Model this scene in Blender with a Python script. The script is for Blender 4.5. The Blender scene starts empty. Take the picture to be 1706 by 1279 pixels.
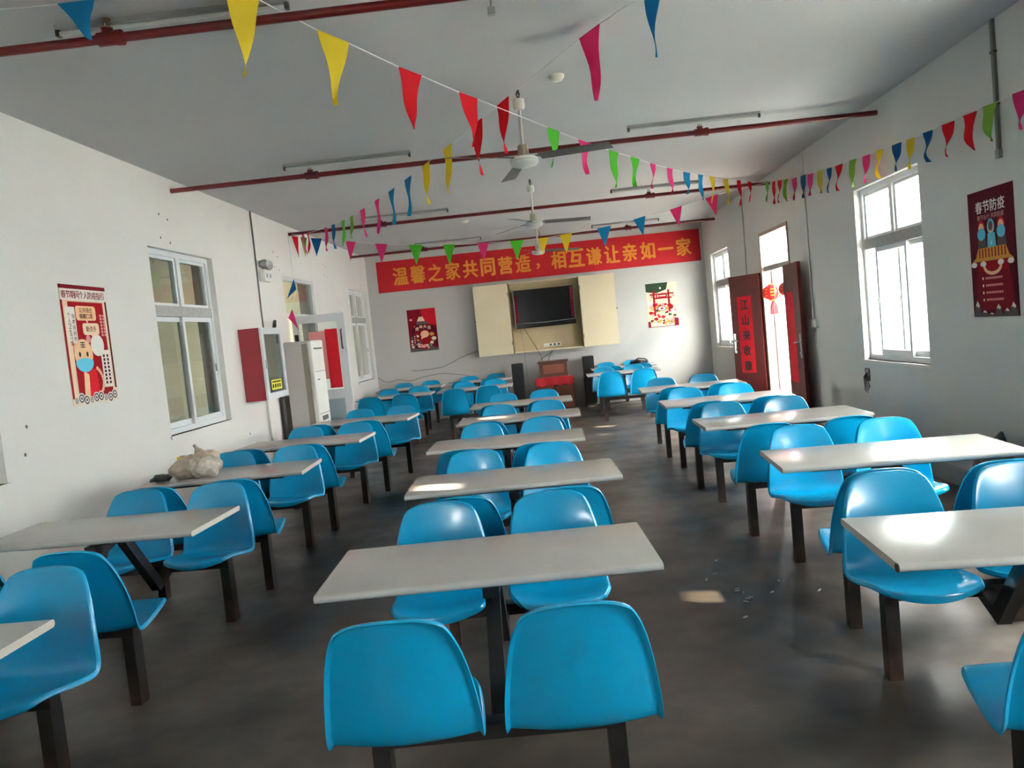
import bpy, bmesh, math, random
from mathutils import Vector, Matrix, noise
PI = math.pi
random.seed(7)
S = bpy.context.scene
COL = S.collection

# ------------------------------------------------------------------ camera
XL, XR, YB, ZC, YF = -3.475, 3.234, 15.67, 3.377, -2.6     # room shell
F_PX, CAM_Z = 1303.84, 1.578
YAW, PITCH, ROLL = math.radians(-2.84728), math.radians(3.71714), math.radians(-5.69841)
cam_d = bpy.data.cameras.new('camera')
cam = bpy.data.objects.new('camera', cam_d)
COL.objects.link(cam)
cam_d.sensor_fit = 'HORIZONTAL'
cam_d.sensor_width = 36.0
cam_d.lens = 36.0 * F_PX / 1706
cam_d.clip_start = 0.02
fwd = Vector((math.sin(YAW) * math.cos(PITCH), math.cos(YAW) * math.cos(PITCH), -math.sin(PITCH)))
rt = Vector((math.cos(YAW), -math.sin(YAW), 0))
up = rt.cross(fwd)
r2 = rt * math.cos(ROLL) + up * math.sin(ROLL)
u2 = -rt * math.sin(ROLL) + up * math.cos(ROLL)
cam.matrix_world = Matrix(((r2.x, u2.x, -fwd.x, 0), (r2.y, u2.y, -fwd.y, 0), (r2.z, u2.z, -fwd.z, CAM_Z), (0, 0, 0, 1)))
S.camera = cam

# ------------------------------------------------------------------ daylight and exposure
w = bpy.data.worlds.new('World')
S.world = w
w.use_nodes = True
bg = w.node_tree.nodes['Background']
bg.inputs['Color'].default_value = (1.0, 0.957, 0.918, 1)
bg.inputs['Strength'].default_value = 30.0
S.cycles.caustics_reflective = False
S.cycles.caustics_refractive = False
S.view_settings.view_transform = 'Standard'
S.view_settings.look = 'None'
S.view_settings.exposure = 1.88
S.view_settings.gamma = 1.0
S.view_settings.use_curve_mapping = False

sun_d = bpy.data.lights.new('sun', 'SUN')
sun_d.energy = 26.0
sun_d.angle = math.radians(0.35)
sun_d.color = (1.0, 0.86, 0.66)
sun = bpy.data.objects.new('sun', sun_d)
COL.objects.link(sun)
SUN_A, SUN_B = -0.2, 0.42                      # low sun from the right: y and z climb per metre towards it
sun.rotation_euler = Vector((-1, -SUN_A, -SUN_B)).to_track_quat('-Z', 'Y').to_euler()

WIN_R = [(-0.15, 1.22, 0.95, 2.66), (3.4, 4.76, 0.95, 2.66), (6.82, 8.19, 0.95, 2.66), (13.72, 15.1, 0.95, 2.68)]
DOOR_R = (10.38, 11.72, 0.0, 2.66)
WIN_L = [(-0.15, 1.22, 0.95, 2.68), (3.4, 4.75, 0.95, 2.68), (6.93, 8.29, 0.95, 2.68), (14.08, 15.45, 0.95, 2.66)]
DOOR_L = (10.52, 11.9, 0.0, 2.65)
WALL_T = 0.24
def portal(name, y0, y1, z0, z1, x, ry):
    d = bpy.data.lights.new(name, 'AREA')
    d.shape = 'RECTANGLE'
    d.size = z1 - z0
    d.size_y = y1 - y0
    d.cycles.is_portal = True
    o = bpy.data.objects.new(name, d)
    COL.objects.link(o)
    o.location = (x, (y0 + y1) / 2, (z0 + z1) / 2)
    o.rotation_euler = (0, ry, 0)
for (a, b, c, d_) in WIN_R + [DOOR_R]:
    portal('daylight_portal', a, b, max(c, 0.02), d_, XR + WALL_T + 0.02, PI / 2)

FRONT_FILL_WIN = (-2.5, -1.8, 1.55, 2.3)                # unseen window added behind the camera to light the near seats
_d = bpy.data.lights.new('daylight_portal', 'AREA')
_d.shape = 'RECTANGLE'; _d.size = 0.7; _d.size_y = 0.75; _d.cycles.is_portal = True
_o = bpy.data.objects.new('daylight_portal', _d)
COL.objects.link(_o)
_o.location = (-2.15, YF - WALL_T - 0.02, 1.925); _o.rotation_euler = (PI / 2, 0, PI)

# ------------------------------------------------------------------ materials
def lin(c):
    return tuple(((v / 255) / 12.92 if v / 255 <= 0.04045 else ((v / 255 + 0.055) / 1.055) ** 2.4) for v in c)
MATS = {}
def mat(name, rgb, rough=0.6, metal=0.0, spec=0.5, var=0.0, vscale=8.0, bump=0.0, bscale=40.0, coat=0.0, linear=False, trans=0.0):
    """procedural material: base colour varied by a noise, optional bump"""
    m = bpy.data.materials.new(name)
    m.use_nodes = True
    nt = m.node_tree
    p = nt.nodes['Principled BSDF']
    c = rgb if linear else lin(rgb)
    p.inputs['Base Color'].default_value = (*c, 1)
    p.inputs['Roughness'].default_value = rough
    p.inputs['Metallic'].default_value = metal
    p.inputs['Specular IOR Level'].default_value = spec
    p.inputs['Coat Weight'].default_value = coat
    p.inputs['Coat Roughness'].default_value = 0.08
    if trans:
        p.inputs['Transmission Weight'].default_value = trans
    if var or bump:
        tc = nt.nodes.new('ShaderNodeTexCoord')
    if var:
        n = nt.nodes.new('ShaderNodeTexNoise')
        n.inputs['Scale'].default_value = vscale
        n.inputs['Detail'].default_value = 6
        r = nt.nodes.new('ShaderNodeValToRGB')
        r.color_ramp.elements[0].position = 0.3
        r.color_ramp.elements[1].position = 0.7
        r.color_ramp.elements[0].color = (*[v * (1 - var) for v in c], 1)
        r.color_ramp.elements[1].color = (*[min(1, v * (1 + var)) for v in c], 1)
        nt.links.new(tc.outputs['Object'], n.inputs['Vector'])
        nt.links.new(n.outputs['Fac'], r.inputs['Fac'])
        nt.links.new(r.outputs['Color'], p.inputs['Base Color'])
    if bump:
        n2 = nt.nodes.new('ShaderNodeTexNoise')
        n2.inputs['Scale'].default_value = bscale
        n2.inputs['Detail'].default_value = 4
        b = nt.nodes.new('ShaderNodeBump')
        b.inputs['Strength'].default_value = bump
        b.inputs['Distance'].default_value = 0.01
        nt.links.new(tc.outputs['Object'], n2.inputs['Vector'])
        nt.links.new(n2.outputs['Fac'], b.inputs['Height'])
        nt.links.new(b.outputs['Normal'], p.inputs['Normal'])
    MATS[name] = m
    return m

mat('blue_shell', (2, 146, 194), 0.27, spec=0.5, var=0.05, vscale=3, coat=0.15)
mat('laminate', (172, 169, 165), 0.19, spec=0.2, var=0.035, vscale=5)
mat('laminate_edge', (196, 190, 180), 0.4)
mat('black', (14, 14, 15), 0.45)
mat('black_gloss', (6, 7, 9), 0.2, spec=0.25)
mat('dark_grey', (62, 64, 66), 0.5)
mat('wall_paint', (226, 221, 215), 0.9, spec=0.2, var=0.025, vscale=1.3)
mat('back_paint_dimmed', (196, 192, 188), 0.9, spec=0.2, var=0.025, vscale=1.3)  # wall paint darkened in colour to make up for surplus window light
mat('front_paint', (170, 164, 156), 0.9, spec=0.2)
mat('right_paint_shaded', (216, 215, 210), 0.9, spec=0.2, var=0.025, vscale=1.3)  # same paint as the left wall, shade put into a greyer tone
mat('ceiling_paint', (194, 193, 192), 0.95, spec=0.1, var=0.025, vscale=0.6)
mat('corridor_paint', (214, 214, 198), 0.9, spec=0.2)
mat('aluminium', (214, 216, 218), 0.4, metal=0.0)
mat('white_upvc', (228, 229, 230), 0.45)
mat('sill_grey', (165, 163, 158), 0.6, var=0.15, vscale=25)
mat('old_metal', (128, 128, 122), 0.45, metal=0.6)
mat('fitting_grey', (150, 152, 150), 0.5)
mat('tube_white', (196, 202, 198), 0.3)
mat('pipe_red', (104, 20, 22), 0.38, var=0.15, vscale=6)
mat('brass', (150, 130, 90), 0.4, metal=0.8)
mat('fan_white', (205, 204, 196), 0.4)
mat('fan_beige', (170, 164, 144), 0.5)
mat('fan_blade', (98, 94, 90), 0.45, var=0.12, vscale=9)
mat('banner_red', (196, 8, 26), 0.7, var=0.06, vscale=2.5)
mat('banner_gold', (222, 138, 36), 0.7)
mat('paper_red', (196, 26, 40), 0.65)
mat('cupboard_beige', (222, 206, 172), 0.5, var=0.03, vscale=2)
mat('cupboard_brown', (120, 96, 62), 0.7)
mat('door_wood', (96, 30, 27), 0.5, spec=0.25, var=0.16, vscale=4)
mat('door_edge', (84, 62, 52), 0.5)
mat('frame_cream', (168, 146, 130), 0.6)
mat('couplet_red', (212, 36, 48), 0.75, spec=0.15, var=0.08, vscale=6)
mat('ink', (20, 16, 18), 0.6)
mat('string_white', (224, 224, 224), 0.7)
for n_, c_ in dict(flag_red=(226, 34, 48), flag_yellow=(232, 208, 56), flag_green=(92, 196, 62), flag_pink=(226, 62, 134), flag_blue=(30, 140, 190), flag_navy=(24, 96, 158), flag_olive=(140, 186, 74)).items():
    m_ = mat(n_, c_, 0.75, spec=0.2)
    nt_ = m_.node_tree                              # thin cloth lets some light through
    tl_ = nt_.nodes.new('ShaderNodeBsdfTranslucent')
    tl_.inputs['Color'].default_value = (*lin(c_), 1)
    mx_ = nt_.nodes.new('ShaderNodeMixShader')
    mx_.inputs['Fac'].default_value = 0.4
    nt_.links.new(nt_.nodes['Principled BSDF'].outputs['BSDF'], mx_.inputs[1])
    nt_.links.new(tl_.outputs['BSDF'], mx_.inputs[2])
    nt_.links.new(mx_.outputs['Shader'], nt_.nodes['Material Output'].inputs['Surface'])
mat('art_dark_red', (126, 18, 34), 0.75, spec=0.12)
mat('art_red', (156, 14, 28), 0.75, spec=0.12)
mat('art_bright_red', (206, 30, 44), 0.75, spec=0.12)
mat('art_cream', (238, 208, 178), 0.75, spec=0.12)
mat('art_pale', (236, 226, 218), 0.75, spec=0.12)
mat('art_blue', (104, 196, 222), 0.75, spec=0.12)
mat('art_gold', (214, 150, 70), 0.75, spec=0.12)
mat('art_skin', (238, 190, 150), 0.75, spec=0.12)
mat('art_green', (44, 62, 44), 0.75, spec=0.12)
mat('art_grey', (96, 88, 88), 0.75, spec=0.12)
mat('art_maroon', (86, 18, 36), 0.75, spec=0.12)
mat('art_pink', (226, 150, 146), 0.75, spec=0.12)
mat('yellow_label', (232, 222, 40), 0.5)
mat('hydrant_red', (146, 34, 44), 0.4)
mat('ac_seam', (138, 130, 116), 0.6)
mat('cupboard_inside', (196, 176, 136), 0.6, var=0.05, vscale=3)
mat('jamb_mauve', (104, 64, 68), 0.6)
mat('ac_white', (226, 224, 216), 0.45)
mat('ac_grey', (192, 188, 184), 0.6)
mat('door_panel_blue', (150, 164, 172), 0.5)
mat('lantern_red', (222, 22, 30), 0.5)
mat('lantern_gold', (206, 140, 24), 0.4)
mat('speaker_black', (22, 22, 25), 0.6)
mat('lectern_wood', (92, 52, 40), 0.5, var=0.2, vscale=5)
mat('lectern_front', (132, 74, 52), 0.5, var=0.15, vscale=4)
mat('cloth_red', (186, 28, 40), 0.8)
mat('bag_brown', (176, 158, 142), 0.28, var=0.28, vscale=16, bump=1.0, bscale=30)
mat('bag_clear', (190, 180, 168), 0.12, var=0.35, vscale=22, bump=0.7, bscale=26)
mat('bag_black', (20, 20, 24), 0.5, bump=0.4, bscale=20)
mat('cream_plastic', (222, 216, 198), 0.45)
mat('paper_white', (228, 226, 220), 0.7)
mat('cable_black', (24, 24, 26), 0.5)
mat('cable_grey', (110, 108, 104), 0.6)
mat('steel', (190, 190, 190), 0.3, metal=0.9)
mat('ground', (160, 157, 150), 0.9)
mat('outside_wall', (214, 220, 226), 0.8)
mat('skirting', (150, 150, 146), 0.7, var=0.06, vscale=6)

def frame_material():
    m = mat('frame_steel', (30, 26, 26), 0.42)
    nt = m.node_tree
    p = nt.nodes['Principled BSDF']
    tc = nt.nodes.new('ShaderNodeTexCoord')
    sep = nt.nodes.new('ShaderNodeSeparateXYZ')
    nt.links.new(tc.outputs['Object'], sep.inputs['Vector'])
    n = nt.nodes.new('ShaderNodeTexNoise')
    n.inputs['Scale'].default_value = 14
    n.inputs['Detail'].default_value = 8
    nt.links.new(tc.outputs['Object'], n.inputs['Vector'])
    mr = nt.nodes.new('ShaderNodeMapRange')               # rust starts near the floor
    mr.inputs['From Min'].default_value = 0.34
    mr.inputs['From Max'].default_value = 0.0
    nt.links.new(sep.outputs['Z'], mr.inputs['Value'])
    mul = nt.nodes.new('ShaderNodeMath')
    mul.operation = 'MULTIPLY'
    nt.links.new(mr.outputs['Result'], mul.inputs[0])
    nt.links.new(n.outputs['Fac'], mul.inputs[1])
    r = nt.nodes.new('ShaderNodeValToRGB')
    r.color_ramp.elements[0].position = 0.2
    r.color_ramp.elements[0].color = (*lin((26, 24, 26)), 1)
    r.color_ramp.elements[1].position = 0.62
    r.color_ramp.elements[1].color = (*lin((72, 50, 42)), 1)
    nt.links.new(mul.outputs[0], r.inputs['Fac'])
    nt.links.new(r.outputs['Color'], p.inputs['Base Color'])
frame_material()

def floor_material():
    m = mat('concrete_floor', (104, 98, 92), 0.5)
    nt = m.node_tree
    p = nt.nodes['Principled BSDF']
    tc = nt.nodes.new('ShaderNodeTexCoord')
    def noise(sc, det, lo, hi, c0, c1, dist=0.0):
        n = nt.nodes.new('ShaderNodeTexNoise')
        n.inputs['Scale'].default_value = sc
        n.inputs['Detail'].default_value = det
        n.inputs['Distortion'].default_value = dist
        nt.links.new(tc.outputs['Object'], n.inputs['Vector'])
        r = nt.nodes.new('ShaderNodeValToRGB')
        r.color_ramp.elements[0].position = lo
        r.color_ramp.elements[1].position = hi
        r.color_ramp.elements[0].color = (*c0, 1)
        r.color_ramp.elements[1].color = (*c1, 1)
        nt.links.new(n.outputs['Fac'], r.inputs['Fac'])
        return n, r
    n1, r1 = noise(0.9, 8, 0.36, 0.64, lin((45, 37, 31)), lin((100, 91, 83)), 0.6)
    n2, r2_ = noise(7.0, 8, 0.32, 0.7, (0.72, 0.72, 0.72), (1.12, 1.11, 1.1))
    mx = nt.nodes.new('ShaderNodeMix')
    mx.data_type = 'RGBA'
    mx.blend_type = 'MULTIPLY'
    mx.inputs['Factor'].default_value = 1.0
    nt.links.new(r1.outputs['Color'], mx.inputs['A'])
    nt.links.new(r2_.outputs['Color'], mx.inputs['B'])
    nt.links.new(mx.outputs['Result'], p.inputs['Base Color'])
    n3, r3 = noise(2.2, 6, 0.3, 0.7, (0.28, 0.28, 0.28), (0.52, 0.52, 0.52))
    nt.links.new(r3.outputs['Color'], p.inputs['Roughness'])
    b = nt.nodes.new('ShaderNodeBump')
    b.inputs['Strength'].default_value = 0.15
    b.inputs['Distance'].default_value = 0.01
    nt.links.new(n2.outputs['Fac'], b.inputs['Height'])
    nt.links.new(b.outputs['Normal'], p.inputs['Normal'])
floor_material()

def glass_material():
    m = bpy.data.materials.new('window_glass')
    m.use_nodes = True
    nt = m.node_tree
    nt.nodes.remove(nt.nodes['Principled BSDF'])
    out = nt.nodes['Material Output']
    t = nt.nodes.new('ShaderNodeBsdfTransparent')
    t.inputs['Color'].default_value = (0.93, 0.96, 0.94, 1)
    g = nt.nodes.new('ShaderNodeBsdfGlossy')
    g.inputs['Roughness'].default_value = 0.01
    lw = nt.nodes.new('ShaderNodeLayerWeight')
    lw.inputs['Blend'].default_value = 0.5
    pw = nt.nodes.new('ShaderNodeMath')
    pw.operation = 'POWER'
    pw.inputs[1].default_value = 5.0
    nt.links.new(lw.outputs['Facing'], pw.inputs[0])
    ma = nt.nodes.new('ShaderNodeMath')
    ma.operation = 'MULTIPLY_ADD'
    ma.inputs[1].default_value = 0.9
    ma.inputs[2].default_value = 0.06
    nt.links.new(pw.outputs[0], ma.inputs[0])
    mx = nt.nodes.new('ShaderNodeMixShader')
    nt.links.new(ma.outputs[0], mx.inputs['Fac'])
    nt.links.new(t.outputs['BSDF'], mx.inputs[1])
    nt.links.new(g.outputs['BSDF'], mx.inputs[2])
    nt.links.new(mx.outputs['Shader'], out.inputs['Surface'])
    MATS['glass'] = m
glass_material()

# ------------------------------------------------------------------ mesh builder
class MB:
    def __init__(s):
        s.v, s.f, s.m, s.mats = [], [], [], []
    def mi(s, m):
        if m not in s.mats:
            s.mats.append(m)
        return s.mats.index(m)
    def add(s, verts, faces, m, M=None):
        b = len(s.v)
        for p in verts:
            p = Vector(p)
            s.v.append(tuple(M @ p if M else p))
        k = s.mi(m)
        for f in faces:
            s.f.append(tuple(i + b for i in f))
            s.m.append(k)
    def box(s, x0, x1, y0, y1, z0, z1, m, M=None):
        x0, x1 = min(x0, x1), max(x0, x1); y0, y1 = min(y0, y1), max(y0, y1); z0, z1 = min(z0, z1), max(z0, z1)
        V = [(x0, y0, z0), (x1, y0, z0), (x1, y1, z0), (x0, y1, z0), (x0, y0, z1), (x1, y0, z1), (x1, y1, z1), (x0, y1, z1)]
        s.add(V, [(0, 3, 2, 1), (4, 5, 6, 7), (0, 1, 5, 4), (1, 2, 6, 5), (2, 3, 7, 6), (3, 0, 4, 7)], m, M)
    def rbox(s, x0, x1, y0, y1, z0, z1, m, r=0.01, M=None):
        """box with bevelled edges"""
        bm = bmesh.new()
        bmesh.ops.create_cube(bm, size=1)
        for v in bm.verts:
            v.co = Vector(((x0 + x1) / 2 + v.co.x * (x1 - x0), (y0 + y1) / 2 + v.co.y * (y1 - y0), (z0 + z1) / 2 + v.co.z * (z1 - z0)))
        bmesh.ops.bevel(bm, geom=bm.edges[:], offset=r, segments=2, affect='EDGES', profile=0.5)
        s.bm(bm, m, M)
    def bm(s, bm, m, M=None):
        bm.verts.index_update()
        s.add([v.co.copy() for v in bm.verts], [[v.index for v in f.verts] for f in bm.faces], m, M)
        bm.free()
    def tube(s, path, r, m, n=10, M=None, caps=True, flat=None):
        """tube along a path; r may be a list; flat=(a,b) half sizes gives a rectangular bar"""
        P = [Vector(p) for p in path]
        rings = []
        prev = None
        for i, p in enumerate(P):
            t = ((P[min(i + 1, len(P) - 1)] - P[max(i - 1, 0)])).normalized()
            ref = Vector((0, 0, 1)) if abs(t.z) < 0.95 else Vector((1, 0, 0))
            if flat:
                ref = Vector((1, 0, 0)) if abs(t.x) < 0.95 else Vector((0, 0, 1))
                a = (ref - t * ref.dot(t)).normalized()
            else:
                a = (prev - t * prev.dot(t)).normalized() if prev else (ref - t * ref.dot(t)).normalized()
            prev = a
            b = t.cross(a)
            if flat:
                # mitre: keep thickness through bends
                k = 1.0
                if 0 < i < len(P) - 1:
                    c = (P[i + 1] - P[i]).normalized().dot((P[i] - P[i - 1]).normalized())
                    k = 1 / max(0.5, math.sqrt((1 + c) / 2))
                rings.append([p + a * flat[0] * sx + b * flat[1] * k * sy for sx, sy in ((1, 1), (-1, 1), (-1, -1), (1, -1))])
            else:
                rr = r[i] if isinstance(r, (list, tuple)) else r
                rings.append([p + (a * math.cos(2 * PI * j / n) + b * math.sin(2 * PI * j / n)) * rr for j in range(n)])
        k = len(rings[0])
        V = [q for R in rings for q in R]
        Fc = []
        for i in range(len(rings) - 1):
            for j in range(k):
                Fc.append((i * k + j, i * k + (j + 1) % k, (i + 1) * k + (j + 1) % k, (i + 1) * k + j))
        if caps:
            Fc.append(tuple(range(k - 1, -1, -1)))
            Fc.append(tuple((len(rings) - 1) * k + j for j in range(k)))
        s.add(V, Fc, m, M)
    def lathe(s, prof, m, n=20, M=None):
        """profile of (r, z) turned about z"""
        V, Fc = [], []
        for (r, z) in prof:
            for j in range(n):
                V.append((r * math.cos(2 * PI * j / n), r * math.sin(2 * PI * j / n), z))
        for i in range(len(prof) - 1):
            for j in range(n):
                Fc.append((i * n + j, i * n + (j + 1) % n, (i + 1) * n + (j + 1) % n, (i + 1) * n + j))
        Fc.append(tuple(range(n - 1, -1, -1)))
        Fc.append(tuple((len(prof) - 1) * n + j for j in range(n)))
        s.add(V, Fc, m, M)
    def poly(s, pts, m, M, lay=0):
        """flat printed shape; pts in (u, v), lifted by layer"""
        V = [(p[0], p[1], lay * 0.0007) for p in pts]
        a = sum(pts[i][0] * pts[(i + 1) % len(pts)][1] - pts[(i + 1) % len(pts)][0] * pts[i][1] for i in range(len(pts)))
        idx = tuple(range(len(V)))
        s.add(V, [idx if a > 0 else idx[::-1]], m, M)
    def rect(s, u0, u1, v0, v1, m, M, lay=0):
        s.poly([(u0, v0), (u1, v0), (u1, v1), (u0, v1)], m, M, lay)
    def disc(s, u, v, ru, rv, m, M, lay=0, n=24, a0=0, a1=2 * PI):
        full = abs(a1 - a0 - 2 * PI) < 1e-6
        s.poly([(u + ru * math.cos(a0 + (a1 - a0) * i / (n if full else n - 1)), v + rv * math.sin(a0 + (a1 - a0) * i / (n if full else n - 1))) for i in range(n)], m, M, lay)
    def text(s, body, u, v, size, m, M, lay=1, bold=0.0, align='CENTER', sx=1.0, rot=0.0):
        """flat lettering centred at (u, v), size = glyph height"""
        c = bpy.data.curves.new('lettering', 'FONT')
        c.body = body
        c.size = 1
        c.resolution_u = 3
        o = bpy.data.objects.new('lettering', c)
        COL.objects.link(o)
        bpy.context.view_layer.update()
        me = bpy.data.meshes.new_from_object(o.evaluated_get(bpy.context.evaluated_depsgraph_get()))
        if len(me.vertices):
            xs = [q.co.x for q in me.vertices]; ys = [q.co.y for q in me.vertices]
            cx, cy = (min(xs) + max(xs)) / 2, (min(ys) + max(ys)) / 2
            h = max(max(ys) - min(ys), 0.55 if body == '一' else 0.01)
            if body == '一':
                h = 0.9
            k = size / h
            cr, sr = math.cos(rot), math.sin(rot)
            fs = [list(p.vertices) for p in me.polygons]
            for (dx, dy, dl) in ([(0, 0, 0)] if not bold else [(-bold, 0, 0), (bold, 0, 0.05), (0, -bold * 0.7, 0.1), (0, bold * 0.7, 0.15)]):
                V = []
                for q in me.vertices:
                    a, b = (q.co.x - cx + dx) * k * sx, (q.co.y - cy + dy) * k
                    V.append((u + a * cr - b * sr, v + a * sr + b * cr, (lay + dl) * 0.0007))
                s.add(V, fs, m, M)
        bpy.data.objects.remove(o)
        bpy.data.curves.remove(c)
        bpy.data.meshes.remove(me)
    def build(s, name, parent=None, smooth=False, loc=None, rot=None):
        me = bpy.data.meshes.new(name)
        me.from_pydata(s.v, [], s.f)
        for m in s.mats:
            me.materials.append(MATS[m])
        me.polygons.foreach_set('material_index', s.m)
        if smooth:
            if smooth is True:
                me.polygons.foreach_set('use_smooth', [True] * len(me.polygons))
            else:
                me.shade_smooth() if hasattr(me, 'shade_smooth') else None
                me.polygons.foreach_set('use_smooth', [True] * len(me.polygons))
                me.set_sharp_from_angle(angle=smooth)
        me.update()
        o = bpy.data.objects.new(name, me)
        COL.objects.link(o)
        if parent:
            o.parent = parent
        if loc:
            o.location = loc
        if rot:
            o.rotation_euler = rot
        return o
ANG = math.radians(40)

def tag(o, label=None, cat=None, group=None, kind=None):
    if label: o['label'] = label
    if cat: o['category'] = cat
    if group: o['group'] = group
    if kind: o['kind'] = kind
    return o
def empty(name, loc, rz=0.0):
    o = bpy.data.objects.new(name, None)
    o.empty_display_size = 0.1
    COL.objects.link(o)
    o.location = loc
    o.rotation_euler = (0, 0, rz)
    return o
def copy_tree(o, parent=None):
    c = o.copy()
    COL.objects.link(c)
    if parent: c.parent = parent
    for ch in list(o.children):
        copy_tree(ch, c)
    return c
def struct(mb, name, label=None, cat=None, **k):
    o = mb.build(name, **k)
    o['kind'] = 'structure'
    if label: o['label'] = label
    if cat: o['category'] = cat
    return o

# wall frames: local u = right as seen from inside the room, v = up, w = out of the wall into the room
def on_left(y, z, off=0.0):
    return Matrix(((0, 0, 1, XL + off), (1, 0, 0, y), (0, 1, 0, z), (0, 0, 0, 1)))
def on_right(y, z, off=0.0):
    return Matrix(((0, 0, -1, XR - off), (-1, 0, 0, y), (0, 1, 0, z), (0, 0, 0, 1)))
def on_back(x, z, off=0.0):
    return Matrix(((1, 0, 0, x), (0, 0, -1, YB - off), (0, 1, 0, z), (0, 0, 0, 1)))

# ------------------------------------------------------------------ room shell
def wall_mesh(mb, m, axis, a_in, a_out, u0, u1, z0, z1, holes):
    """wall slab with rectangular holes; axis 'x' = wall at constant x running along y"""
    us = sorted({u0, u1, *[h[0] for h in holes], *[h[1] for h in holes]})
    zs = sorted({z0, z1, *[h[2] for h in holes], *[h[3] for h in holes]})
    us = [u for u in us if u0 <= u <= u1]; zs = [z for z in zs if z0 <= z <= z1]
    def filled(i, j):
        if i < 0 or j < 0 or i >= len(us) - 1 or j >= len(zs) - 1: return False
        cu, cz = (us[i] + us[i + 1]) / 2, (zs[j] + zs[j + 1]) / 2
        return not any(h[0] < cu < h[1] and h[2] < cz < h[3] for h in holes)
    P = (lambda a, u, z: (a, u, z)) if axis == 'x' else (lambda a, u, z: (u, a, z))
    for i in range(len(us) - 1):
        for j in range(len(zs) - 1):
            if not filled(i, j): continue
            A, B, C, D = us[i], us[i + 1], zs[j], zs[j + 1]
            for a in (a_in, a_out):
                mb.add([P(a, A, C), P(a, B, C), P(a, B, D), P(a, A, D)], [(0, 1, 2, 3)], m)
            if not filled(i - 1, j): mb.add([P(a_in, A, C), P(a_out, A, C), P(a_out, A, D), P(a_in, A, D)], [(0, 1, 2, 3)], m)
            if not filled(i + 1, j): mb.add([P(a_in, B, C), P(a_out, B, C), P(a_out, B, D), P(a_in, B, D)], [(0, 1, 2, 3)], m)
            if not filled(i, j - 1): mb.add([P(a_in, A, C), P(a_out, A, C), P(a_out, B, C), P(a_in, B, C)], [(0, 1, 2, 3)], m)
            if not filled(i, j + 1): mb.add([P(a_in, A, D), P(a_out, A, D), P(a_out, B, D), P(a_in, B, D)], [(0, 1, 2, 3)], m)

mb = MB(); mb.box(XL - 0.0, XR + 0.0, YF, YB, -0.12, 0.0, 'concrete_floor'); struct(mb, 'floor')
mb = MB(); mb.box(XL - WALL_T, XR + WALL_T, YF - WALL_T, YB + WALL_T, ZC, ZC + 0.15, 'ceiling_paint'); struct(mb, 'ceiling')
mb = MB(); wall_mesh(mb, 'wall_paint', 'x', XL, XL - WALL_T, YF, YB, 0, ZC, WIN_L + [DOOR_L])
for (y, z) in [(7.22, 3.0), (7.38, 2.97), (7.2, 2.78), (7.38, 2.75), (10.25, 2.95), (10.42, 2.9), (10.25, 2.75), (10.42, 2.72), (12.6, 2.98), (12.75, 2.95), (12.6, 2.8), (12.76, 2.78), (7.1, 0.72), (7.2, 0.7), (8.75, 0.73), (4.95, 1.1), (5.0, 1.28)]:
    mb.disc(0, 0, 0.013, 0.013, 'dark_grey', on_left(y, z), 1, n=8)
struct(mb, 'wall_left')
mb = MB(); wall_mesh(mb, 'right_paint_shaded', 'x', XR, XR + WALL_T, YF, YB, 0, ZC, WIN_R + [DOOR_R]); struct(mb, 'wall_right')
mb = MB(); mb.box(XL - WALL_T, XR + WALL_T, YB, YB + WALL_T, 0, ZC, 'back_paint_dimmed'); struct(mb, 'wall_back')
mb = MB(); wall_mesh(mb, 'front_paint', 'y', YF, YF - WALL_T, XL - WALL_T, XR + WALL_T, 0, ZC, [FRONT_FILL_WIN]); struct(mb, 'wall_front')
mb = MB()
mb.box(XR - 0.045, XR, YF, DOOR_R[0] - 0.1, 0, 0.13, 'skirting'); mb.box(XR - 0.045, XR, DOOR_R[1] + 0.1, YB, 0, 0.13, 'skirting')
struct(mb, 'baseboard_right')
mb = MB()
mb.box(XL, XL + 0.02, YF, DOOR_L[0] - 0.05, 0, 0.1, 'skirting'); mb.box(XL, XL + 0.02, DOOR_L[1] + 0.05, YB, 0, 0.1, 'skirting')
struct(mb, 'baseboard_left')

# corridor behind the left wall, seen through its windows and the open door
CX = -6.0
COR_LIGHT_GAP = [(16.0, 17.4, 1.2, 2.3)]  # opening added out of view to light the corridor
mb = MB(); wall_mesh(mb, 'corridor_paint', 'x', CX, CX - 0.2, YF, 22.0, 0, ZC, COR_LIGHT_GAP); struct(mb, 'wall_corridor')
mb = MB(); mb.box(CX, XL - WALL_T, 22.0, 22.2, 0, ZC, 'corridor_paint'); mb.box(CX, XL - WALL_T, YF - 0.2, YF, 0, ZC, 'corridor_paint')
mb.box(XL - WALL_T, XL, YB + WALL_T, 22.2, 0, ZC, 'corridor_paint')
struct(mb, 'wall_corridor_end')
mb = MB(); mb.box(CX - 0.2, XL, YF, 22.2, -0.12, -0.001, 'skirting'); struct(mb, 'floor_corridor')
mb = MB(); mb.box(CX - 0.2, XL - WALL_T, YF, 22.2, ZC + 0.001, ZC + 0.15, 'corridor_paint'); struct(mb, 'ceiling_corridor')
for (a, b, c, d_) in COR_LIGHT_GAP:
    portal('daylight_portal', a, b, c, d_, CX - 0.25, -PI / 2)
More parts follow.
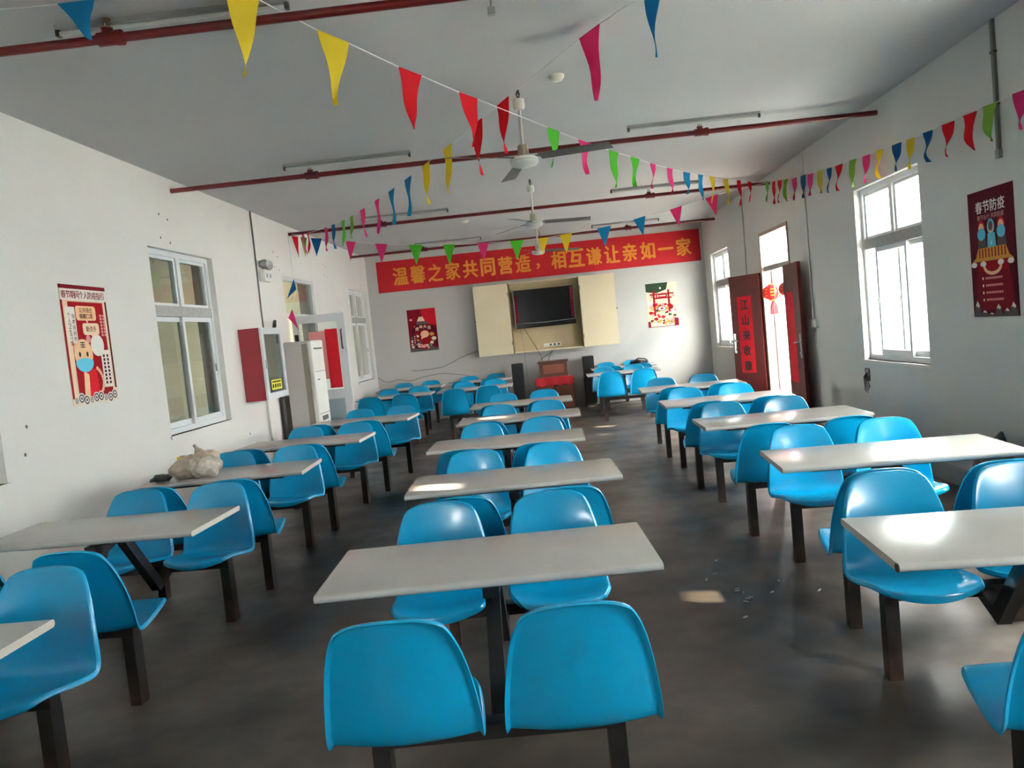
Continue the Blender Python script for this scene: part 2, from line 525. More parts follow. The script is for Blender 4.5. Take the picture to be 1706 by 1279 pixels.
# ground outside and low white wall of the yard
mb = MB(); mb.box(-40, 45, -40, 60, -0.3, -0.13, 'ground'); struct(mb, 'ground_outside')
mb = MB(); mb.box(XR + WALL_T, XR + 1.5, YF, YB, 3.3, 3.42, 'outside_wall'); struct(mb, 'added_shade_slab')  # overhang added to hold skylight back from the right windows
NX = 9.0                                        # added wall across the yard, slits placed to cast the sun patches
sun_slits = []
for (px, py, pz, wy, wx) in [(0.77, 4.34, 0, .17, .23), (-0.70, 4.36, .75, .17, .2), (0.75, 8.5, 0, .13, .2), (-0.62, 7.8, .75, .2, .22), (0.7, 11.2, 0, .16, .16), (0.76, 12.1, 0, .2, .26), (0.85, 15.3, 0, .2, .28)]:
    vy, vz = py + SUN_A * (NX - px), pz + SUN_B * (NX - px)
    sun_slits.append((vy - wy / 2, vy + wy / 2, vz - wx * SUN_B / 2, vz + wx * SUN_B / 2))
mb = MB(); wall_mesh(mb, 'outside_wall', 'x', NX, NX + 0.01, -6, 24, -0.13, 5.4, sun_slits); mb.box(6.2, NX, 16.2, 24, -0.13, 5.4, 'outside_wall'); struct(mb, 'sun_mask_wall')  # wing box added to cut daylight at the far right window
mb = MB(); mb.box(5.0, 5.2, 6, 26, -0.13, 0.5, 'outside_wall'); struct(mb, 'wall_yard')

# ------------------------------------------------------------------ windows
def make_window(name, hole, side, slide=0.0, outer=False):
    y0, y1, z0, z1 = hole
    root = empty(name, (0, 0, 0))
    root['kind'] = 'structure'
    sgn = 1 if side == 'R' else -1
    xw = XR if side == 'R' else XL
    xin = xw + sgn * 0.06                         # frame set back from the inner face
    X = lambda d: xin + sgn * d
    zt = 2.11
    fm = 'white_upvc'
    mb = MB(); f = 0.05
    mb.box(X(0), X(0.08), y0, y0 + f, z0, z1, fm); mb.box(X(0), X(0.08), y1 - f, y1, z0, z1, fm)
    mb.box(X(0), X(0.08), y0 + f, y1 - f, z0, z0 + f, fm); mb.box(X(0), X(0.08), y0 + f, y1 - f, z1 - f, z1, fm)
    mb.box(X(-0.01), X(0.085), y0 + f, y1 - f, zt - 0.055, zt + 0.045, 'sill_grey')
    ym = (y0 + y1) / 2
    mb.box(X(0), X(0.08), ym - 0.035, ym + 0.035, zt + 0.045, z1 - f, fm)
    mb.build('window_frame', root)
    for (a, b) in ((y0 + f, ym - 0.035), (ym + 0.035, y1 - f)):          # fixed lights above
        mb = MB(); g = 0.03
        mb.box(X(0.02), X(0.06), a, a + g, zt + 0.045, z1 - f, fm); mb.box(X(0.02), X(0.06), b - g, b, zt + 0.045, z1 - f, fm)
        mb.box(X(0.02), X(0.06), a + g, b - g, zt + 0.045, zt + 0.045 + g, fm); mb.box(X(0.02), X(0.06), a + g, b - g, z1 - f - g, z1 - f, fm)
        s = mb.build('top_sash', root)
        mb = MB(); mb.box(X(0.038), X(0.042), a + g, b - g, zt + 0.045 + g, z1 - f - g, 'glass'); mb.build('pane', s)
    wd = (y1 - y0 - 2 * f) / 2 + 0.03
    spans = [(y0 + f + slide * 0, y0 + f + wd, 0.045), (y1 - f - wd - slide, y1 - f - slide, 0.01)]
    for (a, b, d) in spans:                                              # sliding sashes
        mb = MB(); g = 0.045
        za, zb = z0 + f, zt - 0.055
        mb.box(X(d), X(d + 0.03), a, a + g, za, zb, fm); mb.box(X(d), X(d + 0.03), b - g, b, za, zb, fm)
        mb.box(X(d), X(d + 0.03), a + g, b - g, za, za + g + 0.01, fm); mb.box(X(d), X(d + 0.03), a + g, b - g, zb - g, zb, fm)
        s = mb.build('sliding_sash', root)
        mb = MB(); mb.box(X(d + 0.013), X(d + 0.017), a + g, b - g, za + g + 0.01, zb - g, 'glass'); mb.build('pane', s)
        mb = MB(); mb.rbox(X(d) - 0.012 * sgn if sgn > 0 else X(d), X(d) if sgn > 0 else X(d) + 0.012, b - g * 0.75, b - g * 0.25, (za + zb) / 2 - 0.04, (za + zb) / 2 + 0.04, 'fitting_grey', 0.003); mb.build('latch', s)
    mb = MB(); mb.box(xw - sgn * 0.012, X(0), y0 - 0.02, y1 + 0.02, z0 - 0.03, z0, 'wall_paint'); mb.build('window_sill', root)
    return root
for i, h in enumerate(WIN_L):
    make_window('window_%d' % (i + 1), h, 'L')
for i, h in enumerate(WIN_R):
    make_window('window_%d' % (i + 5), h, 'R', slide=0.2 if i == 2 else 0.0)

root = empty('window_9', (0, 0, 0)); root['kind'] = 'structure'  # frame and pane of the added light opening
x0, x1, z0, z1 = FRONT_FILL_WIN
mb = MB()
for (a, b, c, d) in ((x0, x0 + 0.05, z0, z1), (x1 - 0.05, x1, z0, z1), (x0 + 0.05, x1 - 0.05, z0, z0 + 0.05), (x0 + 0.05, x1 - 0.05, z1 - 0.05, z1), (-2.17, -2.13, z0 + 0.05, z1 - 0.05)):
    mb.box(a, b, YF - 0.14, YF - 0.08, c, d, 'white_upvc')
mb.build('window_frame', root)
mb = MB(); mb.box(x0 + 0.05, x1 - 0.05, YF - 0.112, YF - 0.108, z0 + 0.05, z1 - 0.05, 'glass'); mb.build('pane', root)

# ------------------------------------------------------------------ doors
# right: timber double doors folded back into the room, glass transom above
root = empty('door_1', (0, 0, 0)); root['kind'] = 'structure'
y0, y1, _, z1 = DOOR_R
mb = MB()
mb.box(XR - 0.012, XR + WALL_T, y0, y0 + 0.05, 0, z1, 'frame_cream'); mb.box(XR - 0.012, XR + WALL_T, y1 - 0.05, y1, 0, z1, 'frame_cream')
mb.box(XR - 0.012, XR + WALL_T, y0 + 0.05, y1 - 0.05, z1 - 0.05, z1, 'frame_cream'); mb.box(XR + 0.02, XR + 0.1, y0 + 0.05, y1 - 0.05, 2.1, 2.17, 'fitting_grey')
mb.build('door_frame', root)
mb = MB(); mb.box(XR + 0.05, XR + 0.055, y0 + 0.05, y1 - 0.05, 2.17, z1 - 0.05, 'glass'); mb.build('transom_pane', root)
mb = MB(); mb.box(XR + 0.115, XR + WALL_T + 0.01, y1 - 0.075, y1 - 0.05, 0, 2.1, 'jamb_mauve'); mb.box(XR + 0.115, XR + WALL_T + 0.01, y0 + 0.05, y0 + 0.075, 0, 2.1, 'jamb_mauve'); mb.build('door_stop', root)

def timber_leaf(name, hinge, free, mirror, label, chars, couplet_rng, handle_u):
    h, fr = Vector(hinge), Vector(free)
    d = fr - h
    L = d.length
    root = empty(name, (h.x, h.y, 0), math.atan2(d.y, d.x))
    tag(root, label, 'door', 'timber double door leaves')
    th = 0.042
    mb = MB(); mb.rbox(0.0, L, -th / 2, th / 2, 0.015, 2.095, 'door_wood', 0.004); mb.build('leaf', root)
    s = -1 if mirror else 1
    mb = MB()                                    # red paper strip with brushed characters on the room-facing side
    u0, u1, v0, v1 = couplet_rng
    M = Matrix(((s, 0, 0, 0), (0, 0, -s, -s * th / 2), (0, 1, 0, 0), (0, 0, 0, 1)))
    mb.rect(u0, u1, v0, v1, 'couplet_red', M, 1)
    for i, ch in enumerate(chars):
        mb.text(ch, (u0 + u1) / 2 + random.uniform(-.01, .01), v1 - (v1 - v0) * (i + 0.55) / len(chars), (v1 - v0) / len(chars) * 0.66, 'ink', M, 2.5, bold=0.04, rot=random.uniform(-.05, .05))
    o = mb.build('couplet', root); o['label'] = 'red paper couplet strip'
    mb = MB()
    hu = handle_u
    yy = -s * (th / 2)
    mb.box(hu - 0.02, hu + 0.02, yy, yy - s * 0.006, 0.92, 1.22, 'steel')
    mb.tube([(hu, yy - s * 0.004, 1.12), (hu, yy - s * 0.05, 1.12), (hu - 0.11, yy - s * 0.05, 1.11)], 0.009, 'steel', 8)
    mb.tube([(hu, yy - s * 0.004, 0.98), (hu, yy - s * 0.018, 0.98)], 0.016, 'steel', 10)
    mb.build('handle', root)
    return root
timber_leaf('timber_door', (3.205, 11.76, 0), (2.9, 12.34, 0), True, 'far timber door leaf folded back, bright red couplet strip with brushed characters facing us', '江山来收康', (-0.50, -0.19, 0.62, 1.78), 0.60)
timber_leaf('timber_door', (3.135, 10.345, 0), (3.105, 9.66, 0), False, 'near timber door leaf seen nearly edge-on beside the light switch', '', (0.08, 0.42, 0.60, 1.74), 0.62)

# left: aluminium glazed door, opening towards us, with transom window
root = empty('door_2', (0, 0, 0)); root['kind'] = 'structure'
y0, y1, _, z1 = DOOR_L
mb = MB()
mb.box(XL - 0.1, XL - 0.02, y0, y0 + 0.05, 0, z1, 'aluminium'); mb.box(XL - 0.1, XL - 0.02, y1 - 0.05, y1, 0, z1, 'aluminium')
mb.box(XL - 0.1, XL - 0.02, y0 + 0.05, y1 - 0.05, z1 - 0.04, z1, 'aluminium'); mb.box(XL - 0.1, XL - 0.02, y0 + 0.05, y1 - 0.05, 2.1, 2.15, 'aluminium')
mb.build('door_frame', root)
mb = MB(); mb.box(XL - 0.062, XL - 0.058, y0 + 0.05, y1 - 0.05, 2.15, z1 - 0.04, 'glass'); mb.build('transom_pane', root)

root = empty('glazed_door', (XL + 0.03, 10.62, 0), math.radians(1))
tag(root, 'open silver aluminium glazed door with red paper on its glass, behind the air conditioner', 'door')
Lw = 0.72
mb = MB(); a = 'aluminium'; t = 0.022
mb.box(0, 0.09, -t, t, 0.02, 2.09, a); mb.box(Lw - 0.11, Lw, -t, t, 0.02, 2.09, a)
mb.box(0.09, Lw - 0.11, -t, t, 1.98, 2.09, a); mb.box(0.09, Lw - 0.11, -t, t, 0.02, 0.16, a); mb.box(0.09, Lw - 0.11, -t, t, 0.92, 1.05, a)
mb.build('door_frame', root)
mb = MB(); mb.box(0.09, Lw - 0.11, -0.003, 0.003, 1.05, 1.98, 'glass'); mb.build('glass', root)
mb = MB(); mb.box(0.09, Lw - 0.11, -0.008, 0.008, 0.16, 0.92, 'door_panel_blue'); mb.build('lower_panel', root)
mb = MB(); mb.box(0.43, 0.6, -0.006, -0.004, 1.07, 1.88, 'couplet_red'); o = mb.build('paper_strip', root); o['label'] = 'bright red paper strip'
mb = MB(); mb.box(0.2, 0.44, -0.0055, -0.004, 1.2, 1.86, 'art_pink'); mb.build('pink_reflection', root)  # pinkish reflection in the glass, drawn as a coloured sheet
mb = MB()
mb.tube([(Lw - 0.055, -t, 1.86), (Lw - 0.055, -0.06, 1.86), (Lw - 0.055, -0.06, 1.6), (Lw - 0.055, -t, 1.6)], 0.011, 'dark_grey', 8); mb.build('pull_handle', root)
mb = MB(); mb.box(0.02, 0.07, -t - 0.012, -t, 1.7, 1.84, 'black'); mb.build('lock', root)

# ------------------------------------------------------------------ canteen tables with fixed seats
def lerp_prof(prof, t):
    n = len(prof) - 1
    x = t * n
    i = min(int(x), n - 1)
    f = x - i
    p = [prof[max(0, min(n, k))] for k in (i - 1, i, i + 1, i + 2)]
    out = []
    for k in range(len(prof[0])):
        a, b, c, d = (q[k] for q in p)
        out.append(0.5 * ((2 * b) + (-a + c) * f + (2 * a - 5 * b + 4 * c - d) * f * f + (-a + 3 * b - 3 * c + d) * f ** 3))
    return out
#        centre (y, z)      rim (y, z)      half width
SEAT = [((-.208, .400), (-.160, .428), .196), ((-.204, .426), (-.148, .446), .200), ((-.13, .430), (-.09, .446), .206), ((-.03, .413), (-.01, .432), .211),
        ((.08, .397), (.075, .417), .215), ((.165, .402), (.140, .412), .217), ((.203, .443), (.165, .432), .216), ((.219, .520), (.176, .505), .211),
        ((.231, .602), (.190, .596), .204), ((.243, .693), (.212, .690), .197), ((.255, .765), (.238, .765), .191), ((.262, .803), (.253, .800), .186)]
SEAT = [(*c, *r, w_) for c, r, w_ in SEAT]
def seat_mesh():
    nu, nv = 22, 36
    def surf(u, s):
        n = 3.2 if s > 0 else 3.6                 # rounded outline: corners of the square are drawn in smoothly
        c = 1 / (n + 1)
        uu = u * (1 - c * abs(s) ** n)
        ss = s * (1 - c * (0.55 if s > 0 else 0.35) * abs(u) ** n)
        cy, cz, ry, rz, hw = lerp_prof(SEAT, (ss + 1) / 2)
        k = abs(uu) ** 1.9
        return Vector((uu * hw, cy + (ry - cy) * k, cz + (rz - cz) * k))
    G = [[surf(-1 + 2 * i / nu, -1 + 2 * j / nv) for i in range(nu + 1)] for j in range(nv + 1)]
    def nrm(j, i):
        a = G[j][min(i + 1, nu)] - G[j][max(i - 1, 0)]
        b = G[min(j + 1, nv)][i] - G[max(j - 1, 0)][i]
        n = a.cross(b)
        return n.normalized() if n.length > 0 else Vector((0, 0, 1))
    N = [[nrm(j, i) for i in range(nu + 1)] for j in range(nv + 1)]
    loop = [(0, i) for i in range(nu + 1)] + [(j, nu) for j in range(1, nv + 1)] + [(nv, i) for i in range(nu - 1, -1, -1)] + [(j, 0) for j in range(nv - 1, 0, -1)]
    L = len(loop)
    I = nu + 1
    V = [p for row in G for p in row]
    Fc = []
    for j in range(nv):
        for i in range(nu):
            Fc.append((j * I + i, j * I + i + 1, (j + 1) * I + i + 1, (j + 1) * I + i))
    prev = [j * I + i for j, i in loop]
    outs = []
    for k in range(L):
        p0, p1 = G[loop[k - 2][0]][loop[k - 2][1]], G[loop[(k + 2) % L][0]][loop[(k + 2) % L][1]]
        t = (p1 - p0).normalized()
        outs.append(t.cross(N[loop[k][0]][loop[k][1]]).normalized())
    # lip rolled to the back all round
    for (o_, n_) in ((.008, .001), (.013, .007), (.0145, .017), (.011, .022), (.006, .016), (.002, .007)):
        cur = []
        for k in range(L):
            j, i = loop[k]
            cur.append(len(V)); V.append(G[j][i] + outs[k] * o_ - N[j][i] * n_)
        for k in range(L):
            Fc.append((prev[(k + 1) % L], prev[k], cur[k], cur[(k + 1) % L]))
        prev = cur
    off = len(V)
    for j in range(nv + 1):
        for i in range(I): V.append(G[j][i] - N[j][i] * 0.006)
    for j in range(nv):
        for i in range(nu):
            Fc.append((off + (j + 1) * I + i, off + (j + 1) * I + i + 1, off + j * I + i + 1, off + j * I + i))
    for k in range(L):
        a0, b0 = loop[k], loop[(k + 1) % L]
        Fc.append((prev[(k + 1) % L], prev[k], off + a0[0] * I + a0[1], off + b0[0] * I + b0[1]))
    m = MB(); m.add(V, Fc, 'blue_shell')
    return m
TW, TL = 0.59, 1.2
BAR_Y = 0.53
def make_table():
    root = empty('canteen_table', (0, 0, 0))
    # top: postformed board with rounded long edges
    prof = []
    r = 0.014
    zc = 0.75 - r
    for i in range(9):
        a = -PI / 2 + PI * i / 8
        prof.append((TW / 2 - r + r * math.cos(a), zc + r * math.sin(a)))
    prof += [(-y, z) for y, z in reversed(prof)]
    mb = MB(); V = [(-TL / 2, y, z) for y, z in prof] + [(TL / 2, y, z) for y, z in prof]
    n = len(prof)
    mb.add(V, [(i, (i + 1) % n, n + (i + 1) % n, n + i) for i in range(n)], 'laminate')
    mb.add(V, [tuple(range(n - 1, -1, -1)), tuple(range(n, 2 * n))], 'laminate_edge')
    mb.build('tabletop', root, smooth=ANG)
    # under-frame, centre bracket, bent arms
    mb = MB(); s = 'frame_steel'
    for y in (-0.13, 0.13): mb.box(-0.42, 0.42, y - 0.017, y + 0.017, 0.69, 0.7215, s)
    mb.box(-0.03, 0.03, -0.2, 0.2, 0.655, 0.69, s)
    for sg in (-1, 1):
        mb.tube([(0, sg * 0.03, 0.672), (0, sg * 0.10, 0.655), (0, sg * 0.385, 0.295), (0, sg * (BAR_Y), 0.357)], 0, s, flat=(0.026, 0.026))
        mb.add([(-0.004, sg * 0.06, 0.68), (0.004, sg * 0.06, 0.68), (0.004, sg * 0.19, 0.68), (-0.004, sg * 0.19, 0.68), (-0.004, sg * 0.14, 0.58), (0.004, sg * 0.14, 0.58)],
               [(0, 1, 2, 3), (0, 4, 5, 1), (3, 2, 5, 4), (0, 3, 4), (1, 5, 2)], s)
    mb.build('support_frame', root)
    for sg in (-1, 1):
        mb = MB(); mb.box(-0.395, 0.395, sg * BAR_Y - 0.032, sg * BAR_Y + 0.032, 0.333, 0.381, s)
        for x in (-0.265, 0.265):
            mb.box(x - 0.09, x + 0.09, sg * BAR_Y - 0.1, sg * BAR_Y + 0.1, 0.381, 0.389, s)
        mb.build('seat_bar', root)
        for x in (-0.368, 0.368):
            mb = MB(); mb.box(x - 0.027, x + 0.027, sg * BAR_Y - 0.036, sg * BAR_Y + 0.036, 0.0, 0.3335, s)
            mb.build('leg', root)
    sm = seat_mesh()
    first = None
    for sg in (1, -1):
        for x in (-0.265, 0.265):
            if first is None:
                first = o = sm.build('seat', root, smooth=ANG)
            else:
                o = first.copy(); COL.objects.link(o); o.parent = root
            o.location = (x, sg * (BAR_Y - 0.03), 0)
            o.rotation_euler = (0, 0, 0 if sg > 0 else PI)
    return root
TABLES = [  # x, y, rotation, label
    (-0.29, 2.902, 2.43, 'nearest table of the middle row, its two seat backs closest to the camera'),
    (-0.27, 4.512, 2.36, 'second table of the middle row, a small dark chip mark on its white top'),
    (-0.385, 6.105, -0.04, 'third table of the middle row counted from the camera'),
    (-0.343, 7.735, -1.2, 'fourth table of the middle row, second from the back of that row'),
    (-0.37, 9.335, 0.0, 'farthest table of the middle row, in front of the wooden lectern'),
    (1.632, 2.673, -3.97, 'nearest table of the right row, cut by the frame, black cap on its corner'),
    (1.757, 4.276, -4.09, 'second table of the right row with a glossy window reflection on top'),
    (1.694, 6.006, -0.78, 'third table of the right row, black cap on its right front corner'),
    (1.655, 7.651, -1.62, 'fourth table of the right row, its right end overlapping the bright doorway'),
    (1.647, 9.377, -2.44, 'fifth table of the right row, in front of the far door leaf with the couplet'),
    (1.221, 13.25, 0.0, 'far right table in front of the one carrying the black bag'),
    (1.38, 14.85, 0.0, 'farthest right table by the back wall, carrying the black bag'),
    (-2.397, 2.295, 0.0, 'nearest table of the left row, only a corner of its top in the frame'),
    (-2.455, 4.09, -1.27, 'second table of the left row, its bent black support arm fully visible'),
    (-2.436, 5.71, 2.6, 'left row table carrying the knotted plastic bag'),
    (-2.372, 7.31, -2.1, 'left row table just behind the one with the plastic bag'),
    (-2.205, 8.93, -3.68, 'left row table in front of the white air conditioner'),
    (-2.529, 12.616, 0.05, 'left row table under the far left window, nearer of the last two'),
    (-2.592, 14.405, 0.0, 'rearmost table in the left back corner below the poster'),
    (-1.233, 12.709, 0.0, 'back table left of the speaker, nearer of the pair below the beige TV cupboard'),
    (-1.334, 14.70, 0.0, 'rearmost table left of the lectern, by the back wall'),
]
proto = make_table()
for i, (x, y, rz, lab) in enumerate(TABLES):
    o = proto if i == 0 else copy_tree(proto)
    o.location = (x, y, 0)
    o.rotation_euler = (0, 0, math.radians(rz))
    tag(o, lab, 'canteen table', 'canteen tables with blue seats')
    if i == 1:
        mb = MB(); mb.poly([(-0.012, 0), (0.004, -0.006), (0.016, 0.001), (0.002, 0.006)], 'black', Matrix.Translation((0.105, 0.19, 0.7503)), 1)
        c = mb.build('chip_mark', o); c['label'] = 'small dark chip in the white top'
    if i in (5, 7, 8):                                   # exposed dark board end where the edging has come off
        mb = MB()
        sx = -1 if i == 5 else 1
        mb.tube([(sx * 0.598, -TW / 2 + 0.012, 0.736), (sx * 0.6035, -TW / 2 + 0.012, 0.736)], 0.0145, 'black', 12)
        c = mb.build('end_cap', o); c['label'] = 'black end cap'

# ------------------------------------------------------------------ sprinkler pipes, lamps, fans on the ceiling
PIPE_Z = 3.265
def tee(x, parent):
    mb = MB()
    mb.tube([(x - 0.05, 0, 0), (x + 0.05, 0, 0)], 0.034, 'pipe_red', 14)
    mb.tube([(x, 0, 0), (x, 0, 0.05)], 0.027, 'pipe_red', 12)
    mb.tube([(x, 0, 0.05), (x, 0, 0.056)], 0.03, 'frame_cream', 12)
    mb.tube([(x + 0.045, 0, 0), (x + 0.075, 0, 0)], 0.038, 'pipe_red', 14)
    o = mb.build('tee_fitting', parent, smooth=ANG)
    mb = MB()
    for sx in (-1, 1): mb.tube([(x + sx * 0.013, 0, 0.056), (x + sx * 0.017, 0, 0.075), (x + sx * 0.012, 0, 0.094)], 0.003, 'brass', 6)
    mb.tube([(x, 0, 0.056), (x, 0, 0.09)], 0.004, 'brass', 6)
    mb.tube([(x, 0, 0.094), (x, 0, 0.098)], 0.022, 'brass', 12)
    h = mb.build('sprinkler_head', o); h['label'] = 'brass sprinkler head'
for y, xs, lab in [(4.0, (-2.07, 1.6), 'red sprinkler pipe nearest the camera, crossing the top left corner'),
                   (7.53, (-2.1, 1.61), 'red sprinkler pipe behind the nearest ceiling fan'),
                   (11.0, (-2.15, 1.59), 'red sprinkler pipe with bunting tied to both its ends'),
                   (14.5, (-2.1, 1.65), 'farthest red sprinkler pipe, just in front of the banner')]:
    root = empty('sprinkler_pipe', (0, y, PIPE_Z)); tag(root, lab, 'pipe', 'red sprinkler pipes')
    mb = MB(); mb.tube([(XL + 0.001, 0, 0), (XR - 0.001, 0, 0)], 0.0235, 'pipe_red', 14); mb.build('pipe', root, smooth=ANG)
    for x in xs: tee(x, root)
    for x in ((0.05,) if y > 14 else ()):
        mb = MB(); mb.tube([(x, 0, 0.02), (x, 0, ZC - PIPE_Z - 0.0005)], 0.005, 'pipe_red', 6); mb.tube([(x - 0.012, 0, 0), (x + 0.012, 0, 0)], 0.027, 'pipe_red', 12)
        mb.build('hanger', root)
# grey detector hanging on a wire from the nearest pipe
root = empty('hanging_sensor', (-0.12, 4.05, 3.2)); tag(root, 'small grey sensor dangling from the nearest red pipe', 'sensor')
mb = MB(); mb.tube([(0, 0, 0.01), (0.004, -0.002, 0.04), (-0.006, -0.03, 0.075)], 0.003, 'cable_grey', 6); mb.build('wire', root)
mb = MB(); mb.rbox(-0.018, 0.022, -0.018, 0.018, -0.025, 0.012, 'fitting_grey', 0.004); mb.build('body', root)

for x0, y, lab in [(-2.36, 4.045, 'fluorescent batten above the nearest red pipe, top left'), (-2.33, 7.46, 'left fluorescent batten level with the second red pipe'), (0.93, 7.45, 'right fluorescent batten level with the second red pipe'),
                   (-2.4, 10.9, 'left fluorescent batten level with the third red pipe'), (1.05, 10.82, 'right fluorescent batten level with the third red pipe'),
                   (-2.23, 14.35, 'farthest left fluorescent batten, above the banner'), (1.0, 14.4, 'farthest right fluorescent batten, above the banner')]:
    root = empty('fluorescent_lamp', (x0, y, ZC)); tag(root, lab, 'ceiling lamp', 'fluorescent battens')
    mb = MB(); mb.box(0, 1.22, -0.017, 0.017, -0.022, 0, 'fitting_grey'); mb.build('batten', root)
    mb = MB(); mb.tube([(0.02, 0, -0.040), (1.20, 0, -0.040)], 0.012, 'tube_white', 10); mb.build('tube', root, smooth=ANG)
    for x in (0.0, 1.20):
        mb = MB(); mb.box(x, x + 0.02, -0.014, 0.014, -0.055, -0.022, 'dark_grey'); mb.build('lamp_holder', root)

def make_fan(loc, angs, lab):
    root = empty('ceiling_fan', loc); tag(root, lab, 'ceiling fan', 'ceiling fans')
    H = ZC - loc[2]
    mb = MB(); mb.lathe([(0.012, 0.46), (0.042, 0.452), (0.045, 0.40), (0.035, 0.375), (0.012, 0.37)], 'fan_white', 18)
    mb.tube([(0, 0, 0.06), (0, 0, 0.40)], 0.0125, 'fan_white', 12); mb.build('downrod', root, smooth=ANG)
    mb = MB(); mb.tube([(0, 0, H), (0, 0, H - 0.03)], 0.012, 'dark_grey', 8); mb.tube([(0.006, 0, H - 0.02), (0.012, 0, 0.5), (0.002, 0, 0.45)], 0.005, 'cable_black', 6)
    mb.tube([(-0.006, 0, H - 0.02), (-0.012, 0.004, 0.5), (0.0, 0, 0.45)], 0.005, 'cable_black', 6); mb.build('hook', root)
    mb = MB(); mb.lathe([(0.036, 0.115), (0.04, 0.11), (0.043, 0.03), (0.03, 0.02)], 'fan_beige', 18); mb.build('lower_cover', root, smooth=ANG)
    mb = MB(); mb.lathe([(0.03, 0.035), (0.098, 0.022), (0.108, 0.01), (0.108, 0.0), (0.104, -0.004), (0.108, -0.008), (0.108, -0.02), (0.094, -0.036), (0.05, -0.05), (0.01, -0.053)], 'fan_white', 28)
    mb.build('motor', root, smooth=ANG)
    for a in angs:
        M = Matrix.Rotation(math.radians(a), 4, 'Z')
        mb = MB()
        V, Fc = [], []
        n = 10
        for i in range(n + 1):
            t = i / n
            r = 0.13 + t * 0.55
            wd = 0.050 + 0.014 * t
            tw = math.radians(-14 + 4 * t)
            for sg in (-1, 1):
                for dz in (0.0015, -0.0015):
                    V.append((r, sg * wd * math.cos(tw), 0.012 - 0.02 * t + sg * wd * math.sin(tw) + dz))
        for i in range(n):
            a0 = i * 4
            Fc += [(a0, a0 + 4, a0 + 6, a0 + 2), (a0 + 1, a0 + 3, a0 + 7, a0 + 5), (a0, a0 + 1, a0 + 5, a0 + 4), (a0 + 2, a0 + 6, a0 + 7, a0 + 3)]
        Fc += [(0, 2, 3, 1), (n * 4, n * 4 + 1, n * 4 + 3, n * 4 + 2)]
        mb.add(V, Fc, 'fan_blade', M)
        mb.add([(0.06, -0.02, 0.016), (0.06, 0.02, 0.016), (0.22, 0.03, 0.010), (0.22, -0.03, 0.018), (0.06, -0.02, 0.020), (0.06, 0.02, 0.020), (0.22, 0.03, 0.014), (0.22, -0.03, 0.022)],
               [(0, 1, 2, 3), (7, 6, 5, 4), (0, 4, 5, 1), (1, 5, 6, 2), (2, 6, 7, 3), (3, 7, 4, 0)], 'fan_blade', M)
        mb.build('blade', root)
    return root
make_fan((-0.04, 5.99, 2.855), (-22, 103, 217), 'nearest ceiling fan, under the crossing bunting strings')
make_fan((-0.02, 9.5, 2.85), (-2, 132, 250), 'middle ceiling fan beyond the nearest one')
make_fan((0.0, 13.0, 2.86), (8, 128, 248), 'farthest ceiling fan, in front of the red banner')

for p, lab, sc in [((0.25, 5.75), 'round smoke detector on the ceiling close to the nearest fan', 1.0), ((-1.08, 12.2), 'round white smoke detector beyond the third red pipe', 1.15)]:
    mb = MB(); mb.lathe([(0.055 * sc, 0), (0.055 * sc, -0.015), (0.045 * sc, -0.03), (0.028 * sc, -0.042), (0.01, -0.044)], 'cream_plastic', 20)
    o = mb.build('smoke_detector', loc=(p[0], p[1], ZC), smooth=ANG); tag(o, lab, 'smoke detector', 'ceiling smoke detectors')

# ------------------------------------------------------------------ bunting
def flag(parent, name, a, b, tip, colour, wav=0.02, curl=0.0):
    a, b, tip = Vector(a), Vector(b), Vector(tip)
    n = (b - a).cross(tip - a).normalized()
    R, Cc = 9, 5
    th = 0.0007
    ph = random.uniform(0, 6.28)
    V = []
    for side in (1, -1):
        for i in range(R + 1):
            t = i / R
            for j in range(Cc):
                u = j / (Cc - 1)
                p = (a * (1 - u) + b * u) * (1 - t) + tip * t
                k = math.sin(ph + 5.2 * t + 1.8 * u) * wav * t * (1.1 - 0.3 * t)
                e = (b - a).normalized()
                p = p + n * k + e * (curl * math.sin(7.5 * t) * t * t)
                if i == R:                       # blunt tip
                    p = p + e * (u - 0.5) * 0.006
                V.append(p + n * th * side)
    k = (R + 1) * Cc
    Fc = []
    for i in range(R):
        for j in range(Cc - 1):
            q = i * Cc + j
            Fc.append((q, q + 1, q + Cc + 1, q + Cc)); Fc.append((k + q + Cc, k + q + Cc + 1, k + q + 1, k + q))
    for i in range(R):
        q = i * Cc; Fc.append((q, q + Cc, k + q + Cc, k + q)); q = i * Cc + Cc - 1; Fc.append((q + Cc, q, k + q, k + q + Cc))
    mb = MB(); mb.add(V, Fc, colour)
    # hem folded over the string
    mb.tube([a, (a + b) / 2, b], 0.004, colour, 6)
    return mb.build(name, parent, smooth=ANG)
def bunting(label, start, flags, end, wav=0.02, curl=0.0, fallen=()):
    root = empty('bunting', start); tag(root, label, 'bunting', 'strings of pennant bunting')
    o0 = Vector(start)
    pts = [Vector(start)]
    for (a, b, t, c) in flags: pts += [Vector(a), Vector(b)]
    pts.append(Vector(end))
    mb = MB(); mb.tube([p - o0 for p in pts], 0.0035, 'string_white', 6); mb.build('string', root)
    for (a, b, t, c) in list(flags) + list(fallen):
        flag(root, 'pennant', Vector(a) - o0, Vector(b) - o0, Vector(t) - o0, 'flag_' + c, wav, curl)
    return root
